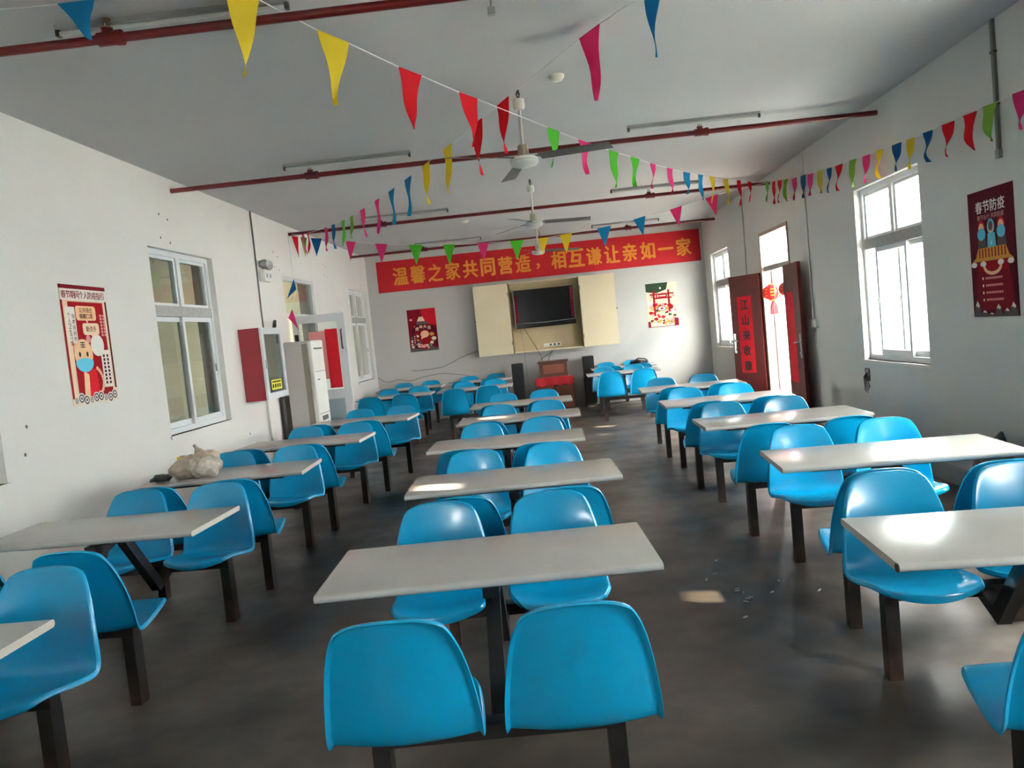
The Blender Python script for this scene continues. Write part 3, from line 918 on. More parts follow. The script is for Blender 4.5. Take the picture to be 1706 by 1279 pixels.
# diagonal from the left wall near us to the far right wall
A_FL = [((-2.18, 3.78, 3.36), (-2.0, 3.78, 3.362), (-2.06, 3.8, 3.19), 'blue'),
        ((-1.35, 3.745, 3.345), (-1.245, 3.912, 3.326), (-1.32, 3.794, 2.929), 'yellow'), ((-1.053, 4.217, 3.273), (-0.932, 4.408, 3.258), (-1.008, 4.287, 2.896), 'yellow'),
        ((-0.721, 4.742, 3.215), (-0.612, 4.914, 3.205), (-0.689, 4.792, 2.856), 'red'), ((-0.415, 5.226, 3.176), (-0.31, 5.392, 3.168), (-0.357, 5.318, 2.84), 'red'),
        ((0.161, 6.138, 3.118), (0.256, 6.288, 3.109), (0.18, 6.17, 2.82), 'green'), ((0.411, 6.534, 3.094), (0.512, 6.694, 3.085), (0.462, 6.615, 2.82), 'pink'),
        ((0.696, 6.985, 3.08), (0.793, 7.14, 3.075), (0.729, 7.038, 2.76), 'green'), ((0.923, 7.344, 3.075), (1.024, 7.505, 3.072), (0.945, 7.38, 2.80), 'green'),
        ((1.15, 7.705, 3.066), (1.216, 7.809, 3.064), (1.166, 7.73, 2.83), 'pink'), ((1.36, 8.03, 3.066), (1.44, 8.16, 3.068), (1.40, 8.1, 2.82), 'pink'),
        ((1.587, 8.397, 3.072), (1.693, 8.565, 3.078), (1.629, 8.462, 2.85), 'blue'), ((1.81, 8.75, 3.09), (1.89, 8.87, 3.096), (1.84, 8.8, 2.82), 'blue'),
        ((2.001, 9.051, 3.112), (2.082, 9.18, 3.116), (2.03, 9.097, 2.82), 'yellow'), ((2.24, 9.43, 3.13), (2.33, 9.57, 3.138), (2.3, 9.5, 2.83), 'yellow'),
        ((2.5, 9.84, 3.16), (2.58, 9.96, 3.167), (2.54, 9.9, 2.86), 'red'), ((2.72, 10.19, 3.185), (2.8, 10.31, 3.193), (2.76, 10.25, 2.94), 'red')]
bunting('bunting string running from top left down to the far right wall', (XL + 0.005, 3.6, 3.33), A_FL, (3.2, 10.93, 3.262), 0.03)
B_FL = [((0.79, 4.335, 3.355), (0.711, 4.46, 3.352), (0.733, 4.425, 2.999), 'blue'), ((0.493, 4.807, 3.349), (0.379, 4.988, 3.34), (0.448, 4.879, 2.925), 'pink'),
        ((-0.103, 5.754, 3.27), (-0.201, 5.91, 3.253), (-0.166, 5.856, 2.895), 'red'), ((-0.33, 6.11, 3.235), (-0.43, 6.27, 3.22), (-0.385, 6.203, 2.825), 'red'),
        ((-0.626, 6.587, 3.19), (-0.721, 6.738, 3.178), (-0.7, 6.705, 2.805), 'yellow'), ((-0.88, 6.99, 3.155), (-0.97, 7.13, 3.14), (-0.931, 7.073, 2.797), 'yellow'),
        ((-1.103, 7.345, 3.125), (-1.197, 7.495, 3.115), (-1.184, 7.475, 2.775), 'blue'), ((-1.34, 7.72, 3.1), (-1.43, 7.87, 3.094), (-1.4, 7.82, 2.76), 'blue'),
        ((-1.573, 8.093, 3.085), (-1.647, 8.212, 3.08), (-1.63, 8.19, 2.742), 'pink'), ((-1.82, 8.49, 3.074), (-1.9, 8.61, 3.07), (-1.85, 8.54, 2.77), 'pink'),
        ((-2.03, 8.82, 3.068), (-2.1, 8.94, 3.067), (-2.08, 8.89, 2.82), 'olive'), ((-2.19, 9.07, 3.07), (-2.267, 9.197, 3.072), (-2.25, 9.17, 2.78), 'green'),
        ((-2.4, 9.41, 3.085), (-2.47, 9.52, 3.09), (-2.44, 9.47, 2.80), 'navy'), ((-2.56, 9.665, 3.10), (-2.63, 9.775, 3.107), (-2.609, 9.741, 2.819), 'pink'),
        ((-3.0, 10.36, 3.16), (-3.05, 10.44, 3.167), (-3.03, 10.41, 2.9), 'red'), ((-3.13, 10.57, 3.18), (-3.18, 10.65, 3.19), (-3.14, 10.6, 2.91), 'pink')]
bunting('bunting string running from top right down to the far left wall', (1.2, 3.69, ZC - 0.004), B_FL, (-3.44, 11.0, 3.262), 0.03)
C_FL = [((-3.43, 10.99, 3.235), (-3.34, 10.99, 3.215), (-3.36, 10.98, 2.93), 'red'), ((-3.31, 10.99, 3.21), (-3.22, 10.99, 3.19), (-3.26, 10.97, 2.93), 'olive'),
        ((-3.163, 10.998, 3.18), (-3.01, 10.997, 3.155), (-3.11, 10.998, 2.92), 'navy'), ((-2.674, 10.994, 3.085), (-2.538, 10.993, 3.06), (-2.64, 10.994, 2.81), 'pink'), ((-2.263, 10.991, 3.008), (-2.095, 10.99, 2.982), (-2.197, 10.991, 2.73), 'pink'),
        ((-1.793, 10.988, 2.942), (-1.599, 10.986, 2.92), (-1.711, 10.987, 2.66), 'green'), ((-1.314, 10.984, 2.892), (-1.146, 10.983, 2.878), (-1.249, 10.984, 2.61), 'green'), ((-0.834, 10.981, 2.862), (-0.676, 10.979, 2.852), (-0.766, 10.98, 2.60), 'pink'),
        ((-0.374, 10.977, 2.842), (-0.19, 10.976, 2.84), (-0.299, 10.977, 2.585), 'green'), ((0.018, 10.974, 2.84), (0.16, 10.973, 2.842), (0.06, 10.974, 2.61), 'yellow'), ((0.32, 10.972, 2.853), (0.489, 10.971, 2.868), (0.387, 10.971, 2.59), 'yellow'),
        ((0.84, 10.968, 2.888), (1.032, 10.966, 2.909), (0.926, 10.967, 2.64), 'blue'), ((1.341, 10.964, 2.955), (1.51, 10.963, 2.99), (1.46, 10.963, 2.73), 'blue'), ((1.85, 10.96, 3.035), (2.017, 10.959, 3.075), (1.956, 10.959, 2.80), 'pink'),
        ((2.34, 10.957, 3.137), (2.515, 10.955, 3.178), (2.47, 10.955, 2.90), 'pink')]
bunting('bunting string sagging straight across the room below the third red pipe', (-3.465, 10.99, 3.262), C_FL, (3.18, 10.95, 3.262), 0.008)
D_RAW = [(5.269, 5.087, 2.77, 5.181, 2.56, 'pink'), (5.612, 5.439, 2.785, 5.547, 2.573, 'olive'), (5.862, 5.681, 2.791, 5.769, 2.563, 'red'), (6.164, 5.98, 2.802, 6.076, 2.585, 'red'), (6.459, 6.303, 2.817, 6.378, 2.61, 'navy'), (6.739, 6.592, 2.83, 6.69, 2.62, 'yellow'),
         (7.012, 6.828, 2.848, 6.923, 2.65, 'navy'), (7.344, 7.182, 2.874, 7.29, 2.66, 'yellow'), (7.629, 7.452, 2.887, 7.58, 2.67, 'pink'), (7.949, 7.772, 2.915, 7.9, 2.69, 'olive'), (8.318, 8.122, 2.94, 8.25, 2.715, 'red'), (8.558, 8.419, 2.963, 8.497, 2.74, 'navy'),
         (8.83, 8.665, 2.99, 8.77, 2.78, 'yellow'), (9.143, 8.96, 3.013, 9.1, 2.81, 'pink'), (9.391, 9.204, 3.044, 9.316, 2.82, 'navy'), (9.7, 9.523, 3.074, 9.62, 2.844, 'pink'), (10.03, 9.85, 3.12, 9.985, 2.89, 'olive'), (10.273, 10.1, 3.155, 10.211, 2.91, 'red'), (10.5, 10.36, 3.185, 10.44, 2.93, 'red'), (10.806, 10.669, 3.236, 10.724, 3.0, 'green')]
D_FL = [((3.12, b, z - 0.006), (3.12, a, z + 0.006), (3.10, t, tz - 0.03), c) for (a, b, z, t, tz, c) in reversed(D_RAW)]
D_FL = [(b, a, t, c) for (a, b, t, c) in D_FL]
bunting('bunting string along the right wall above the window', (3.2, 10.97, 3.27), D_FL, (3.2, 4.6, 2.84), 0.03, 0.035)
E_FL = [((-3.304, 10.45, 2.584), (-3.288, 10.46, 2.446), (-3.416, 10.44, 2.338), 'navy'), ((-3.368, 10.45, 2.187), (-3.431, 10.44, 2.072), (-3.318, 10.45, 1.915), 'pink'),
        ((-3.44, 10.44, 1.602), (-3.455, 10.44, 1.50), (-3.40, 10.43, 1.40), 'green'), ((-3.446, 10.44, 1.054), (-3.44, 10.45, 0.946), (-3.42, 10.42, 0.817), 'red')]
bunting('loose end of bunting hanging down beside the left door', (-3.46, 10.93, 3.24), E_FL, (-3.45, 10.45, 0.85), 0.012)

# ------------------------------------------------------------------ banner on the back wall
mb = MB()
bx0, bx1, bz0, bz1 = -3.26, 3.17, 2.625, 3.245
M = on_back(0, 0, 0.006)
mb.box(bx0, bx1, YB - 0.006, YB - 0.001, bz0, bz1, 'banner_red')
line = '温馨之家共同营造，相互谦让亲如一家'
xs = [-2.80 + 0.3285 * i for i in range(len(line))]
xs = [-2.79 + i * (2.85 + 2.79) / (len(line) - 1) for i in range(len(line))]
for x, ch in zip(xs, line):
    if ch == '，': mb.text(ch, x - 0.06, 2.84, 0.11, 'banner_gold', M, 2, bold=0.02)
    else: mb.text(ch, x, 2.925, 0.335, 'banner_gold', M, 2, bold=0.036, sx=0.84)
for k in range(24):                                     # the faint full stop ring
    a0, a1 = 2 * PI * k / 24, 2 * PI * (k + 1) / 24
    mb.poly([(3.08 + 0.045 * math.cos(a0), 2.83 + 0.06 * math.sin(a0)), (3.08 + 0.045 * math.cos(a1), 2.83 + 0.06 * math.sin(a1)), (3.08 + 0.03 * math.cos(a1), 2.83 + 0.042 * math.sin(a1)), (3.08 + 0.03 * math.cos(a0), 2.83 + 0.042 * math.sin(a0))], 'art_bright_red', M, 2)
o = mb.build('banner'); tag(o, 'long red banner with gold Chinese characters across the top of the back wall', 'banner')

# ------------------------------------------------------------------ posters
def swirl_row(mb, M, u0, u1, v, r, n, c1, c2, lay):
    for i in range(n):
        u = u0 + (u1 - u0) * i / (n - 1)
        rr = r * (0.8 + 0.5 * abs(math.sin(i * 2.1)))
        mb.disc(u, v + rr * 0.3 * math.sin(i * 1.7), rr, rr, c1, M, lay)
        for k in (0.78, 0.5, 0.26):
            mb.disc(u, v + rr * 0.3 * math.sin(i * 1.7), rr * k, rr * k, c2 if k in (0.78, 0.26) else c1, M, lay + (1 - k))
# left wall poster
Wp, Hp = 0.60, 0.895
mb = MB(); M = on_left(5.535, 1.362, 0.004)
mb.box(XL + 0.001, XL + 0.004, 5.535, 5.535 + Wp, 1.362, 1.362 + Hp, 'art_cream')
mb.rect(0, Wp, Hp - 0.03, Hp, 'art_dark_red', M, 1)
mb.rect(0.006, Wp - 0.006, Hp - 0.115, Hp - 0.03, 'art_pale', M, 1)
for i, ch in enumerate('春节期间个人防疫指引'): mb.text(ch, 0.05 + i * 0.0555, Hp - 0.072, 0.056, 'art_dark_red', M, 2, bold=0.02)
mb.rect(0, 0.025, 0.05, Hp - 0.115, 'art_red', M, 1); mb.rect(Wp - 0.03, Wp - 0.006, 0.1, Hp - 0.115, 'art_maroon', M, 1)
mb.rect(0.085, Wp - 0.06, 0.03, Hp - 0.125, 'art_red', M, 1)
mb.rect(0.045, 0.16, 0.46, Hp - 0.165, 'art_pale', M, 2)
for i, ch in enumerate('培养良好的'): mb.text(ch, 0.132, Hp - 0.235 - i * 0.042, 0.036, 'art_maroon', M, 3, bold=0.01)
for i, ch in enumerate('个人卫生习惯'): mb.text(ch, 0.08, Hp - 0.225 - i * 0.042, 0.036, 'art_maroon', M, 3, bold=0.01)
def bubble(u0, u1, v0, v1, m, lay, tail):
    r = 0.025; P = []
    for cx, cy, a in ((u1 - r, v0 + r, -90), (u1 - r, v1 - r, 0), (u0 + r, v1 - r, 90), (u0 + r, v0 + r, 180)):
        for k in range(5): P.append((cx + r * math.cos(math.radians(a + 22.5 * k)), cy + r * math.sin(math.radians(a + 22.5 * k))))
    mb.poly(P, m, M, lay); mb.poly([(tail - 0.015, v0 + 0.002), (tail + 0.015, v0 + 0.002), (tail + 0.012, v0 - 0.03)], m, M, lay)
bubble(0.17, 0.43, Hp - 0.265, Hp - 0.155, 'art_skin', 2, 0.3)
mb.text('公共场合', 0.3, Hp - 0.187, 0.04, 'art_maroon', M, 3, bold=0.012); mb.text('佩戴口罩', 0.3, Hp - 0.233, 0.04, 'art_maroon', M, 3, bold=0.012)
bubble(0.235, 0.45, Hp - 0.375, Hp - 0.285, 'art_cream', 3, 0.345)
mb.text('勤洗手', 0.343, Hp - 0.33, 0.042, 'art_maroon', M, 4, bold=0.012)
for cu in (0.49, 0.53):
    for k in range(7): mb.rect(cu - 0.014, cu + 0.014, Hp - 0.235 - k * 0.025, Hp - 0.217 - k * 0.025, 'art_pink', M, 2)
mb.disc(0.40, 0.44, 0.088, 0.085, 'art_pale', M, 2); mb.disc(0.405, 0.445, 0.06, 0.055, 'paper_white', M, 3)
# simple masked round-headed figure
mb.poly([(0.16, 0.05), (0.36, 0.05), (0.34, 0.26), (0.17, 0.26)], 'art_bright_red', M, 2)
mb.poly([(0.15, 0.03), (0.22, 0.03), (0.24, 0.22), (0.18, 0.25)], 'art_skin', M, 3)
mb.disc(0.12, 0.43, 0.034, 0.036, 'art_pink', M, 2); mb.disc(0.29, 0.49, 0.03, 0.03, 'art_pink', M, 2)
mb.disc(0.205, 0.375, 0.118, 0.115, 'art_skin', M, 3)
mb.disc(0.205, 0.315, 0.112, 0.075, 'art_blue', M, 4, a0=PI, a1=2 * PI); mb.disc(0.205, 0.315, 0.112, 0.03, 'art_blue', M, 4.4)
for cu in (0.155, 0.25): mb.disc(cu, 0.375, 0.014, 0.02, 'ink', M, 4)
for k in range(3): mb.rect(0.175, 0.235, 0.425 + k * 0.017, 0.433 + k * 0.017, 'ink', M, 4)
mb.rect(0.2, 0.21, 0.425, 0.467, 'ink', M, 4)
for k in range(10):
    a = -0.9 + k * 0.2
    mb.disc(0.33 + 0.09 * math.cos(a * 1.4), 0.16 + 0.13 * math.sin(a), 0.016, 0.016, 'art_skin', M, 3)
mb.rect(Wp - 0.17, Wp - 0.05, 0.11, 0.40, 'art_pale', M, 3)
for cu in (Wp - 0.135, Wp - 0.085):
    for k in range(8): mb.rect(cu - 0.013, cu + 0.013, 0.135 + k * 0.03, 0.156 + k * 0.03, 'art_maroon', M, 4)
swirl_row(mb, M, 0.04, Wp - 0.05, 0.036, 0.034, 9, 'art_pale', 'art_grey', 4)
o = mb.build('poster'); tag(o, 'tall red and cream poster of a masked figure on the left wall', 'poster')
# right wall poster
Wp, Hp = 0.57, 0.915
mb = MB(); M = on_right(6.08, 1.35, 0.004)
mb.box(XR - 0.004, XR - 0.001, 6.08 - Wp, 6.08, 1.35, 1.35 + Hp, 'art_maroon')
for i, ch in enumerate('春节防疫'): mb.text(ch, 0.145 + i * 0.093, Hp - 0.12, 0.085, 'art_pale', M, 2, bold=0.02)
mb.text('春节出行 共同防疫', 0.285, Hp - 0.195, 0.038, 'art_pink', M, 2, bold=0.005)
for cu, cc in ((0.165, 'art_bright_red'), (0.285, 'art_blue'), (0.41, 'art_bright_red')):
    mb.poly([(cu - 0.055, 0.5), (cu + 0.055, 0.5), (cu + 0.045, 0.6), (cu - 0.045, 0.6)], 'art_blue' if cu == 0.285 else 'art_grey', M, 2)
    mb.disc(cu, 0.645, 0.045, 0.055, cc, M, 3); mb.disc(cu, 0.64, 0.034, 0.04, 'art_skin', M, 4)
for cu in (0.165, 0.41): mb.disc(cu, 0.6, 0.052, 0.045, 'art_blue', M, 5)
mb.disc(0.285, 0.65, 0.028, 0.036, 'art_grey', M, 5)
mb.rect(0.275, 0.3, 0.525, 0.531, 'art_pale', M, 5); mb.rect(0.284, 0.291, 0.512, 0.546, 'art_pale', M, 5)
mb.poly([(0.11, 0.5), (0.46, 0.5), (0.5, 0.42), (0.07, 0.42)], 'art_gold', M, 4)
for k in range(9): mb.rect(0.12 + k * 0.04, 0.135 + k * 0.04, 0.43, 0.495, 'art_red', M, 4.5)
mb.poly([(0.02, 0.40), (0.07, 0.43), (0.5, 0.43), (0.55, 0.40), (0.5, 0.405), (0.07, 0.405)], 'art_gold', M, 5)
mb.rect(0.09, 0.48, 0.33, 0.405, 'art_red', M, 3)
for cu in (0.05, 0.17, 0.39, 0.51): mb.disc(cu, 0.385, 0.038, 0.02, 'art_pale', M, 6)
for k in range(12):
    a0, a1 = PI + PI * k / 12, PI + PI * (k + 1) / 12
    mb.poly([(0.285 + 0.12 * math.cos(a0), 0.37 + 0.07 * math.sin(a0)), (0.285 + 0.12 * math.cos(a1), 0.37 + 0.07 * math.sin(a1)), (0.285 + 0.09 * math.cos(a1), 0.37 + 0.045 * math.sin(a1)), (0.285 + 0.09 * math.cos(a0), 0.37 + 0.045 * math.sin(a0))], 'art_skin', M, 6)
mb.poly([(0.08, 0.33), (0.49, 0.33), (0.53, 0.05), (0.04, 0.05)], 'art_dark_red', M, 2)
for k in range(4):
    v = 0.28 - k * 0.052
    mb.disc(0.15, v, 0.009, 0.011, 'art_pale', M, 3)
    for q in range(9): mb.rect(0.185 + q * 0.024, 0.203 + q * 0.024, v - 0.008, v + 0.008, 'art_pink', M, 3)
for (c, hgt) in ((0.06, 0.12), (0.15, 0.05), (0.24, 0.03), (0.33, 0.09), (0.43, 0.06), (0.51, 0.10)):
    mb.poly([(c - 0.055, 0.0), (c + 0.055, 0.0), (c + 0.03, hgt * 0.7), (c, hgt), (c - 0.03, hgt * 0.6)], 'art_grey', M, 4)
    mb.poly([(c - 0.03, hgt * 0.6), (c, hgt), (c + 0.03, hgt * 0.7), (c + 0.012, hgt * 0.55), (c - 0.012, hgt * 0.7)], 'art_pale', M, 5)
o = mb.build('poster'); tag(o, 'tall maroon poster with white title on the right wall beside the window', 'poster')
# small posters on the back wall
def collage(mb, M, W_, H_, cols, n, seed, lay):
    rnd = random.Random(seed)
    for i in range(n):
        u, v = rnd.uniform(0.05, W_ - 0.05), rnd.uniform(0.05, H_ - 0.05)
        r = rnd.uniform(0.012, 0.042)
        k = rnd.choice((3, 4, 6, 12, 16))
        a0 = rnd.uniform(0, 6)
        P = [(min(W_ - 0.003, max(0.003, u + r * math.cos(a0 + 2 * PI * j / k) * 1.3)), min(H_ - 0.003, max(0.003, v + r * math.sin(a0 + 2 * PI * j / k)))) for j in range(k)]
        mb.poly(P, rnd.choice(cols), M, lay + i * 0.02)
Wp, Hp = 0.575, 0.845
mb = MB(); M = on_back(-2.745, 1.39, 0.004)
mb.box(-2.745, -2.745 + Wp, YB - 0.004, YB - 0.001, 1.39, 1.39 + Hp, 'art_dark_red')
mb.poly([(0.28, Hp), (Wp, Hp), (Wp, 0.5), (0.3, 0.55)], 'art_bright_red', M, 1)
collage(mb, M, Wp, 0.36, ['art_dark_red', 'art_red', 'art_pink', 'art_grey', 'art_gold', 'art_cream', 'art_maroon'], 60, 3, 1.5)
collage(mb, M, 0.36, Hp, ['art_maroon', 'art_red', 'art_pink', 'art_dark_red'], 26, 5, 1.5)
mb.poly([(0.19, 0.6), (0.35, 0.6), (0.31, 0.69), (0.23, 0.69)], 'art_cream', M, 3); mb.rect(0.17, 0.4, 0.54, 0.59, 'art_grey', M, 3)
for k in range(10):
    a0, a1 = 0.25 + 2.64 * k / 10, 0.25 + 2.64 * (k + 1) / 10
    mb.poly([(0.3 + 0.25 * math.cos(a0), 0.38 + 0.16 * math.sin(a0)), (0.3 + 0.25 * math.cos(a1), 0.38 + 0.16 * math.sin(a1)), (0.3 + 0.25 * math.cos(a1), 0.30 + 0.14 * math.sin(a1)), (0.3 + 0.25 * math.cos(a0), 0.30 + 0.14 * math.sin(a0))], 'art_maroon', M, 3.5)
for i, (ch, dv) in enumerate(zip('虎年大吉', (0.455, 0.49, 0.49, 0.465))): mb.text(ch, 0.175 + 0.082 * i, dv, 0.07, 'art_cream', M, 4.2, bold=0.02)
mb.disc(0.32, 0.34, 0.085, 0.07, 'art_skin', M, 4); mb.disc(0.33, 0.2, 0.1, 0.07, 'art_red', M, 4); mb.disc(0.46, 0.33, 0.05, 0.035, 'art_gold', M, 4)
mb.rect(0.07, 0.15, 0.15, 0.34, 'art_maroon', M, 4)
for k in range(4): mb.rect(0.095, 0.125, 0.17 + k * 0.042, 0.195 + k * 0.042, 'art_pink', M, 5)
mb.poly([(0, 0), (Wp, 0), (Wp, 0.06), (0.3, 0.03), (0, 0.09)], 'art_grey', M, 4)
o = mb.build('poster'); tag(o, 'small dark red festive poster on the back wall left of the cupboard', 'poster')
Wp, Hp = 0.6, 0.865
mb = MB(); M = on_back(2.035, 1.405, 0.004)
mb.box(2.035, 2.035 + Wp, YB - 0.004, YB - 0.001, 1.405, 1.405 + Hp, 'art_cream')
mb.poly([(0, Hp), (0.44, Hp), (0.4, Hp - 0.14), (0.2, Hp - 0.2), (0, Hp - 0.16)], 'art_green', M, 1)
collage(mb, M, Wp, 0.5, ['art_red', 'art_pink', 'art_cream', 'art_bright_red', 'art_pale', 'art_gold', 'art_green'], 80, 9, 1.5)
collage(mb, M, Wp, 0.7, ['art_pink', 'art_pale', 'art_cream'], 20, 12, 1.5)
for (a, b, c, d) in ((0.13, 0.17, 0.22, 0.72), (0.42, 0.46, 0.28, 0.72), (0.07, 0.54, 0.63, 0.66), (0.13, 0.5, 0.55, 0.58), (0.19, 0.41, 0.58, 0.63)):
    mb.rect(a, b, c, d, 'art_red', M, 4)
mb.rect(0.22, 0.24, 0.59, 0.63, 'art_pale', M, 5); mb.rect(0.26, 0.38, 0.6, 0.62, 'art_pale', M, 5)
mb.rect(0.27, 0.30, Hp - 0.12, Hp - 0.085, 'art_pale', M, 5)
mb.disc(0.29, 0.36, 0.09, 0.055, 'art_green', M, 5); mb.disc(0.29, 0.36, 0.075, 0.042, 'art_pale', M, 6); mb.disc(0.29, 0.36, 0.03, 0.02, 'art_red', M, 7)
mb.rect(0.0, 0.05, 0.0, 0.12, 'art_dark_red', M, 5); mb.rect(Wp - 0.08, Wp, 0.0, 0.15, 'art_dark_red', M, 5); mb.rect(0.05, Wp - 0.08, 0.0, 0.012, 'art_dark_red', M, 5)
o = mb.build('poster'); tag(o, 'small cream and red poster with a gateway on the back wall, right of the cupboard', 'poster')

# ------------------------------------------------------------------ television in its wall cupboard
CD = 0.28
root = empty('television_cupboard', (0, YB, 0)); tag(root, 'beige wall cupboard with both doors folded open around the television', 'cupboard')
k_ = (YB - CD) / YB
cx0, cx1, cz0, cz1 = -0.68 * k_, 0.735 * k_, 1.165, 2.55
mb = MB(); c = 'cupboard_beige'
mb.box(cx0 + 0.02, cx1 - 0.02, -0.012, -0.001, cz0 + 0.02, cz1 - 0.02, 'cupboard_inside')
mb.box(cx0, cx0 + 0.02, -CD, -0.001, cz0, cz1, 'cupboard_brown'); mb.box(cx1 - 0.02, cx1, -CD, -0.001, cz0, cz1, 'cupboard_brown')
mb.box(cx0 + 0.02, cx1 - 0.02, -CD, -0.012, cz0, cz0 + 0.02, c); mb.box(cx0 + 0.02, cx1 - 0.02, -CD, -0.012, cz1 - 0.02, cz1, c)
mb.build('cabinet', root)
for (a, b, nm) in ((-1.375 * k_, cx0 - 0.004, 'l'), (cx1 + 0.004, 1.435 * k_, 'r')):
    mb = MB(); mb.rbox(a, b, -CD - 0.02, -CD, cz0 - 0.0, cz1 - 0.005, c, 0.003); d = mb.build('door', root)
    for z in (1.38, 2.33):
        mb = MB(); hx = b if nm == 'l' else a
        mb.box(hx - 0.012, hx + 0.012, -CD - 0.026, -CD - 0.02, z - 0.04, z + 0.04, 'old_metal'); mb.build('hinge', d)
    mb = MB(); kx = a - 0.02 if nm == 'l' else b + 0.02
    mb.tube([(kx, -CD - 0.01, 1.86), ((a if nm == 'l' else b), -CD - 0.01, 1.86)], 0.012, 'black', 8); mb.build('latch', d)
root = empty('television', (0, YB - 0.1, 0)); tag(root, 'black flat television inside the open beige cupboard', 'television')
tx0, tx1, tz0, tz1 = -0.585, 0.605, 1.64, 2.39
mb = MB(); mb.rbox(tx0, tx1, -0.13, -0.05, tz0, tz1, 'black_gloss', 0.012); mb.box(-0.2, 0.2, -0.05, 0.0875, 1.85, 2.2, 'black'); mb.build('housing', root)
mb = MB(); mb.box(tx0 + 0.03, tx1 - 0.03, -0.133, -0.129, tz0 + 0.13, tz1 - 0.03, 'black_gloss'); mb.build('screen', root)
mb = MB()
mb.tube([(tx0 + 0.04, -0.135, tz0 + 0.1), (0, -0.14, tz0 + 0.085), (tx1 - 0.01, -0.135, tz0 + 0.1)], 0.005, 'steel', 6); mb.tube([(tx1 - 0.008, -0.132, tz0 + 0.1), (tx1 - 0.008, -0.132, tz1 - 0.01)], 0.005, 'steel', 6)
mb.tube([(tx0 + 0.008, -0.132, tz0 + 0.01), (tx0 + 0.008, -0.132, tz1 - 0.01)], 0.004, 'steel', 6)
mb.build('trim', root)
for a, z0_, z1_ in ((tx0 + 0.02, tz0 + 0.1, tz1 - 0.1), (tx1 - 0.075, tz0 + 0.14, tz1 - 0.02)):
    mb = MB(); mb.box(a, a + 0.055, -0.1355, -0.1335, z0_, z1_, 'art_maroon')
    M = Matrix(((1, 0, 0, 0), (0, 0, -1, -0.1357), (0, 1, 0, 0), (0, 0, 0, 1)))
    n = 9
    for k in range(n): mb.rect(a + 0.014, a + 0.042, z0_ + (k + 0.2) * (z1_ - z0_) / n, z0_ + (k + 0.5) * (z1_ - z0_) / n, 'art_red', M, 1)
    mb.build('red_strip', root)
root = empty('power_strip', (0.1, YB - 0.013, 1.27)); tag(root, 'white multi-socket strip below the television', 'power strip')
mb = MB(); mb.rbox(-0.17, 0.17, -0.04, 0, -0.03, 0.03, 'paper_white', 0.006); mb.build('housing', root)
for k in range(4):
    mb = MB(); mb.box(-0.13 + k * 0.08, -0.09 + k * 0.08, -0.043, -0.04, -0.018, 0.018, 'dark_grey' if k else 'cream_plastic'); mb.build('socket', root)
# leads
def cable(label, pts, r, m, name='cable', cat='cable', group=None):
    P = [Vector(p) for p in pts]
    out = []
    n = len(P) - 1
    for i in range(n):
        for k in range(6):
            f = k / 6
            a, b, c_, d = P[max(0, i - 1)], P[i], P[i + 1], P[min(n, i + 2)]
            out.append(0.5 * ((2 * b) + (c_ - a) * f + (2 * a - 5 * b + 4 * c_ - d) * f * f + (3 * b - a - 3 * c_ + d) * f ** 3))
    out.append(P[-1])
    mb = MB(); mb.tube(out, r, m, 6)
    o = mb.build(name, smooth=ANG); tag(o, label, cat, group)
    return o
yc = YB - 0.24
cable('long black lead slanting from the television down to the lectern', [(-0.42, yc, 1.64), (-0.25, yc - 0.02, 1.3), (-0.16, yc - 0.04, 1.12), (-0.12, 15.3, 0.975)], 0.005, 'cable_black')
cable('thin lead hanging straight from the left side of the television', [(-0.5, yc, 1.64), (-0.46, yc - 0.02, 1.3), (-0.46, YB - 0.2, 1.05), (-0.45, YB - 0.1, 0.7), (-0.44, YB - 0.03, 0.01)], 0.0035, 'cable_grey')
cable('black lead looping from the cupboard shelf to the lectern left edge', [(0.12, yc, 1.19), (0.02, yc - 0.05, 1.1), (-0.1, yc - 0.08, 1.04), (-0.18, 15.3, 0.975)], 0.006, 'cable_black')
cable('black lead dropping from the cupboard shelf behind the lectern', [(0.16, yc, 1.19), (0.06, yc - 0.03, 1.1), (0.0, YB - 0.2, 0.95), (0.0, YB - 0.16, 0.6), (0.02, YB - 0.06, 0.008)], 0.005, 'cable_black')
cable('thin wire sagging along the back wall from the left window corner', [(-3.46, YB - 0.02, 0.95), (-3.3, YB - 0.008, 0.84), (-3.04, YB - 0.008, 0.865), (-2.8, YB - 0.008, 0.82), (-2.5, YB - 0.008, 0.88), (-2.1, YB - 0.008, 0.9), (-1.6, YB - 0.008, 0.8)], 0.006, 'cable_grey')
cable('thin wire rising along the back wall to the cupboard left side', [(-2.75, YB - 0.008, 1.015), (-2.5, YB - 0.008, 1.01), (-2.17, YB - 0.008, 1.03), (-1.95, YB - 0.008, 1.1), (-1.73, YB - 0.008, 1.19), (-1.4, YB - 0.008, 1.28)], 0.006, 'cable_grey')

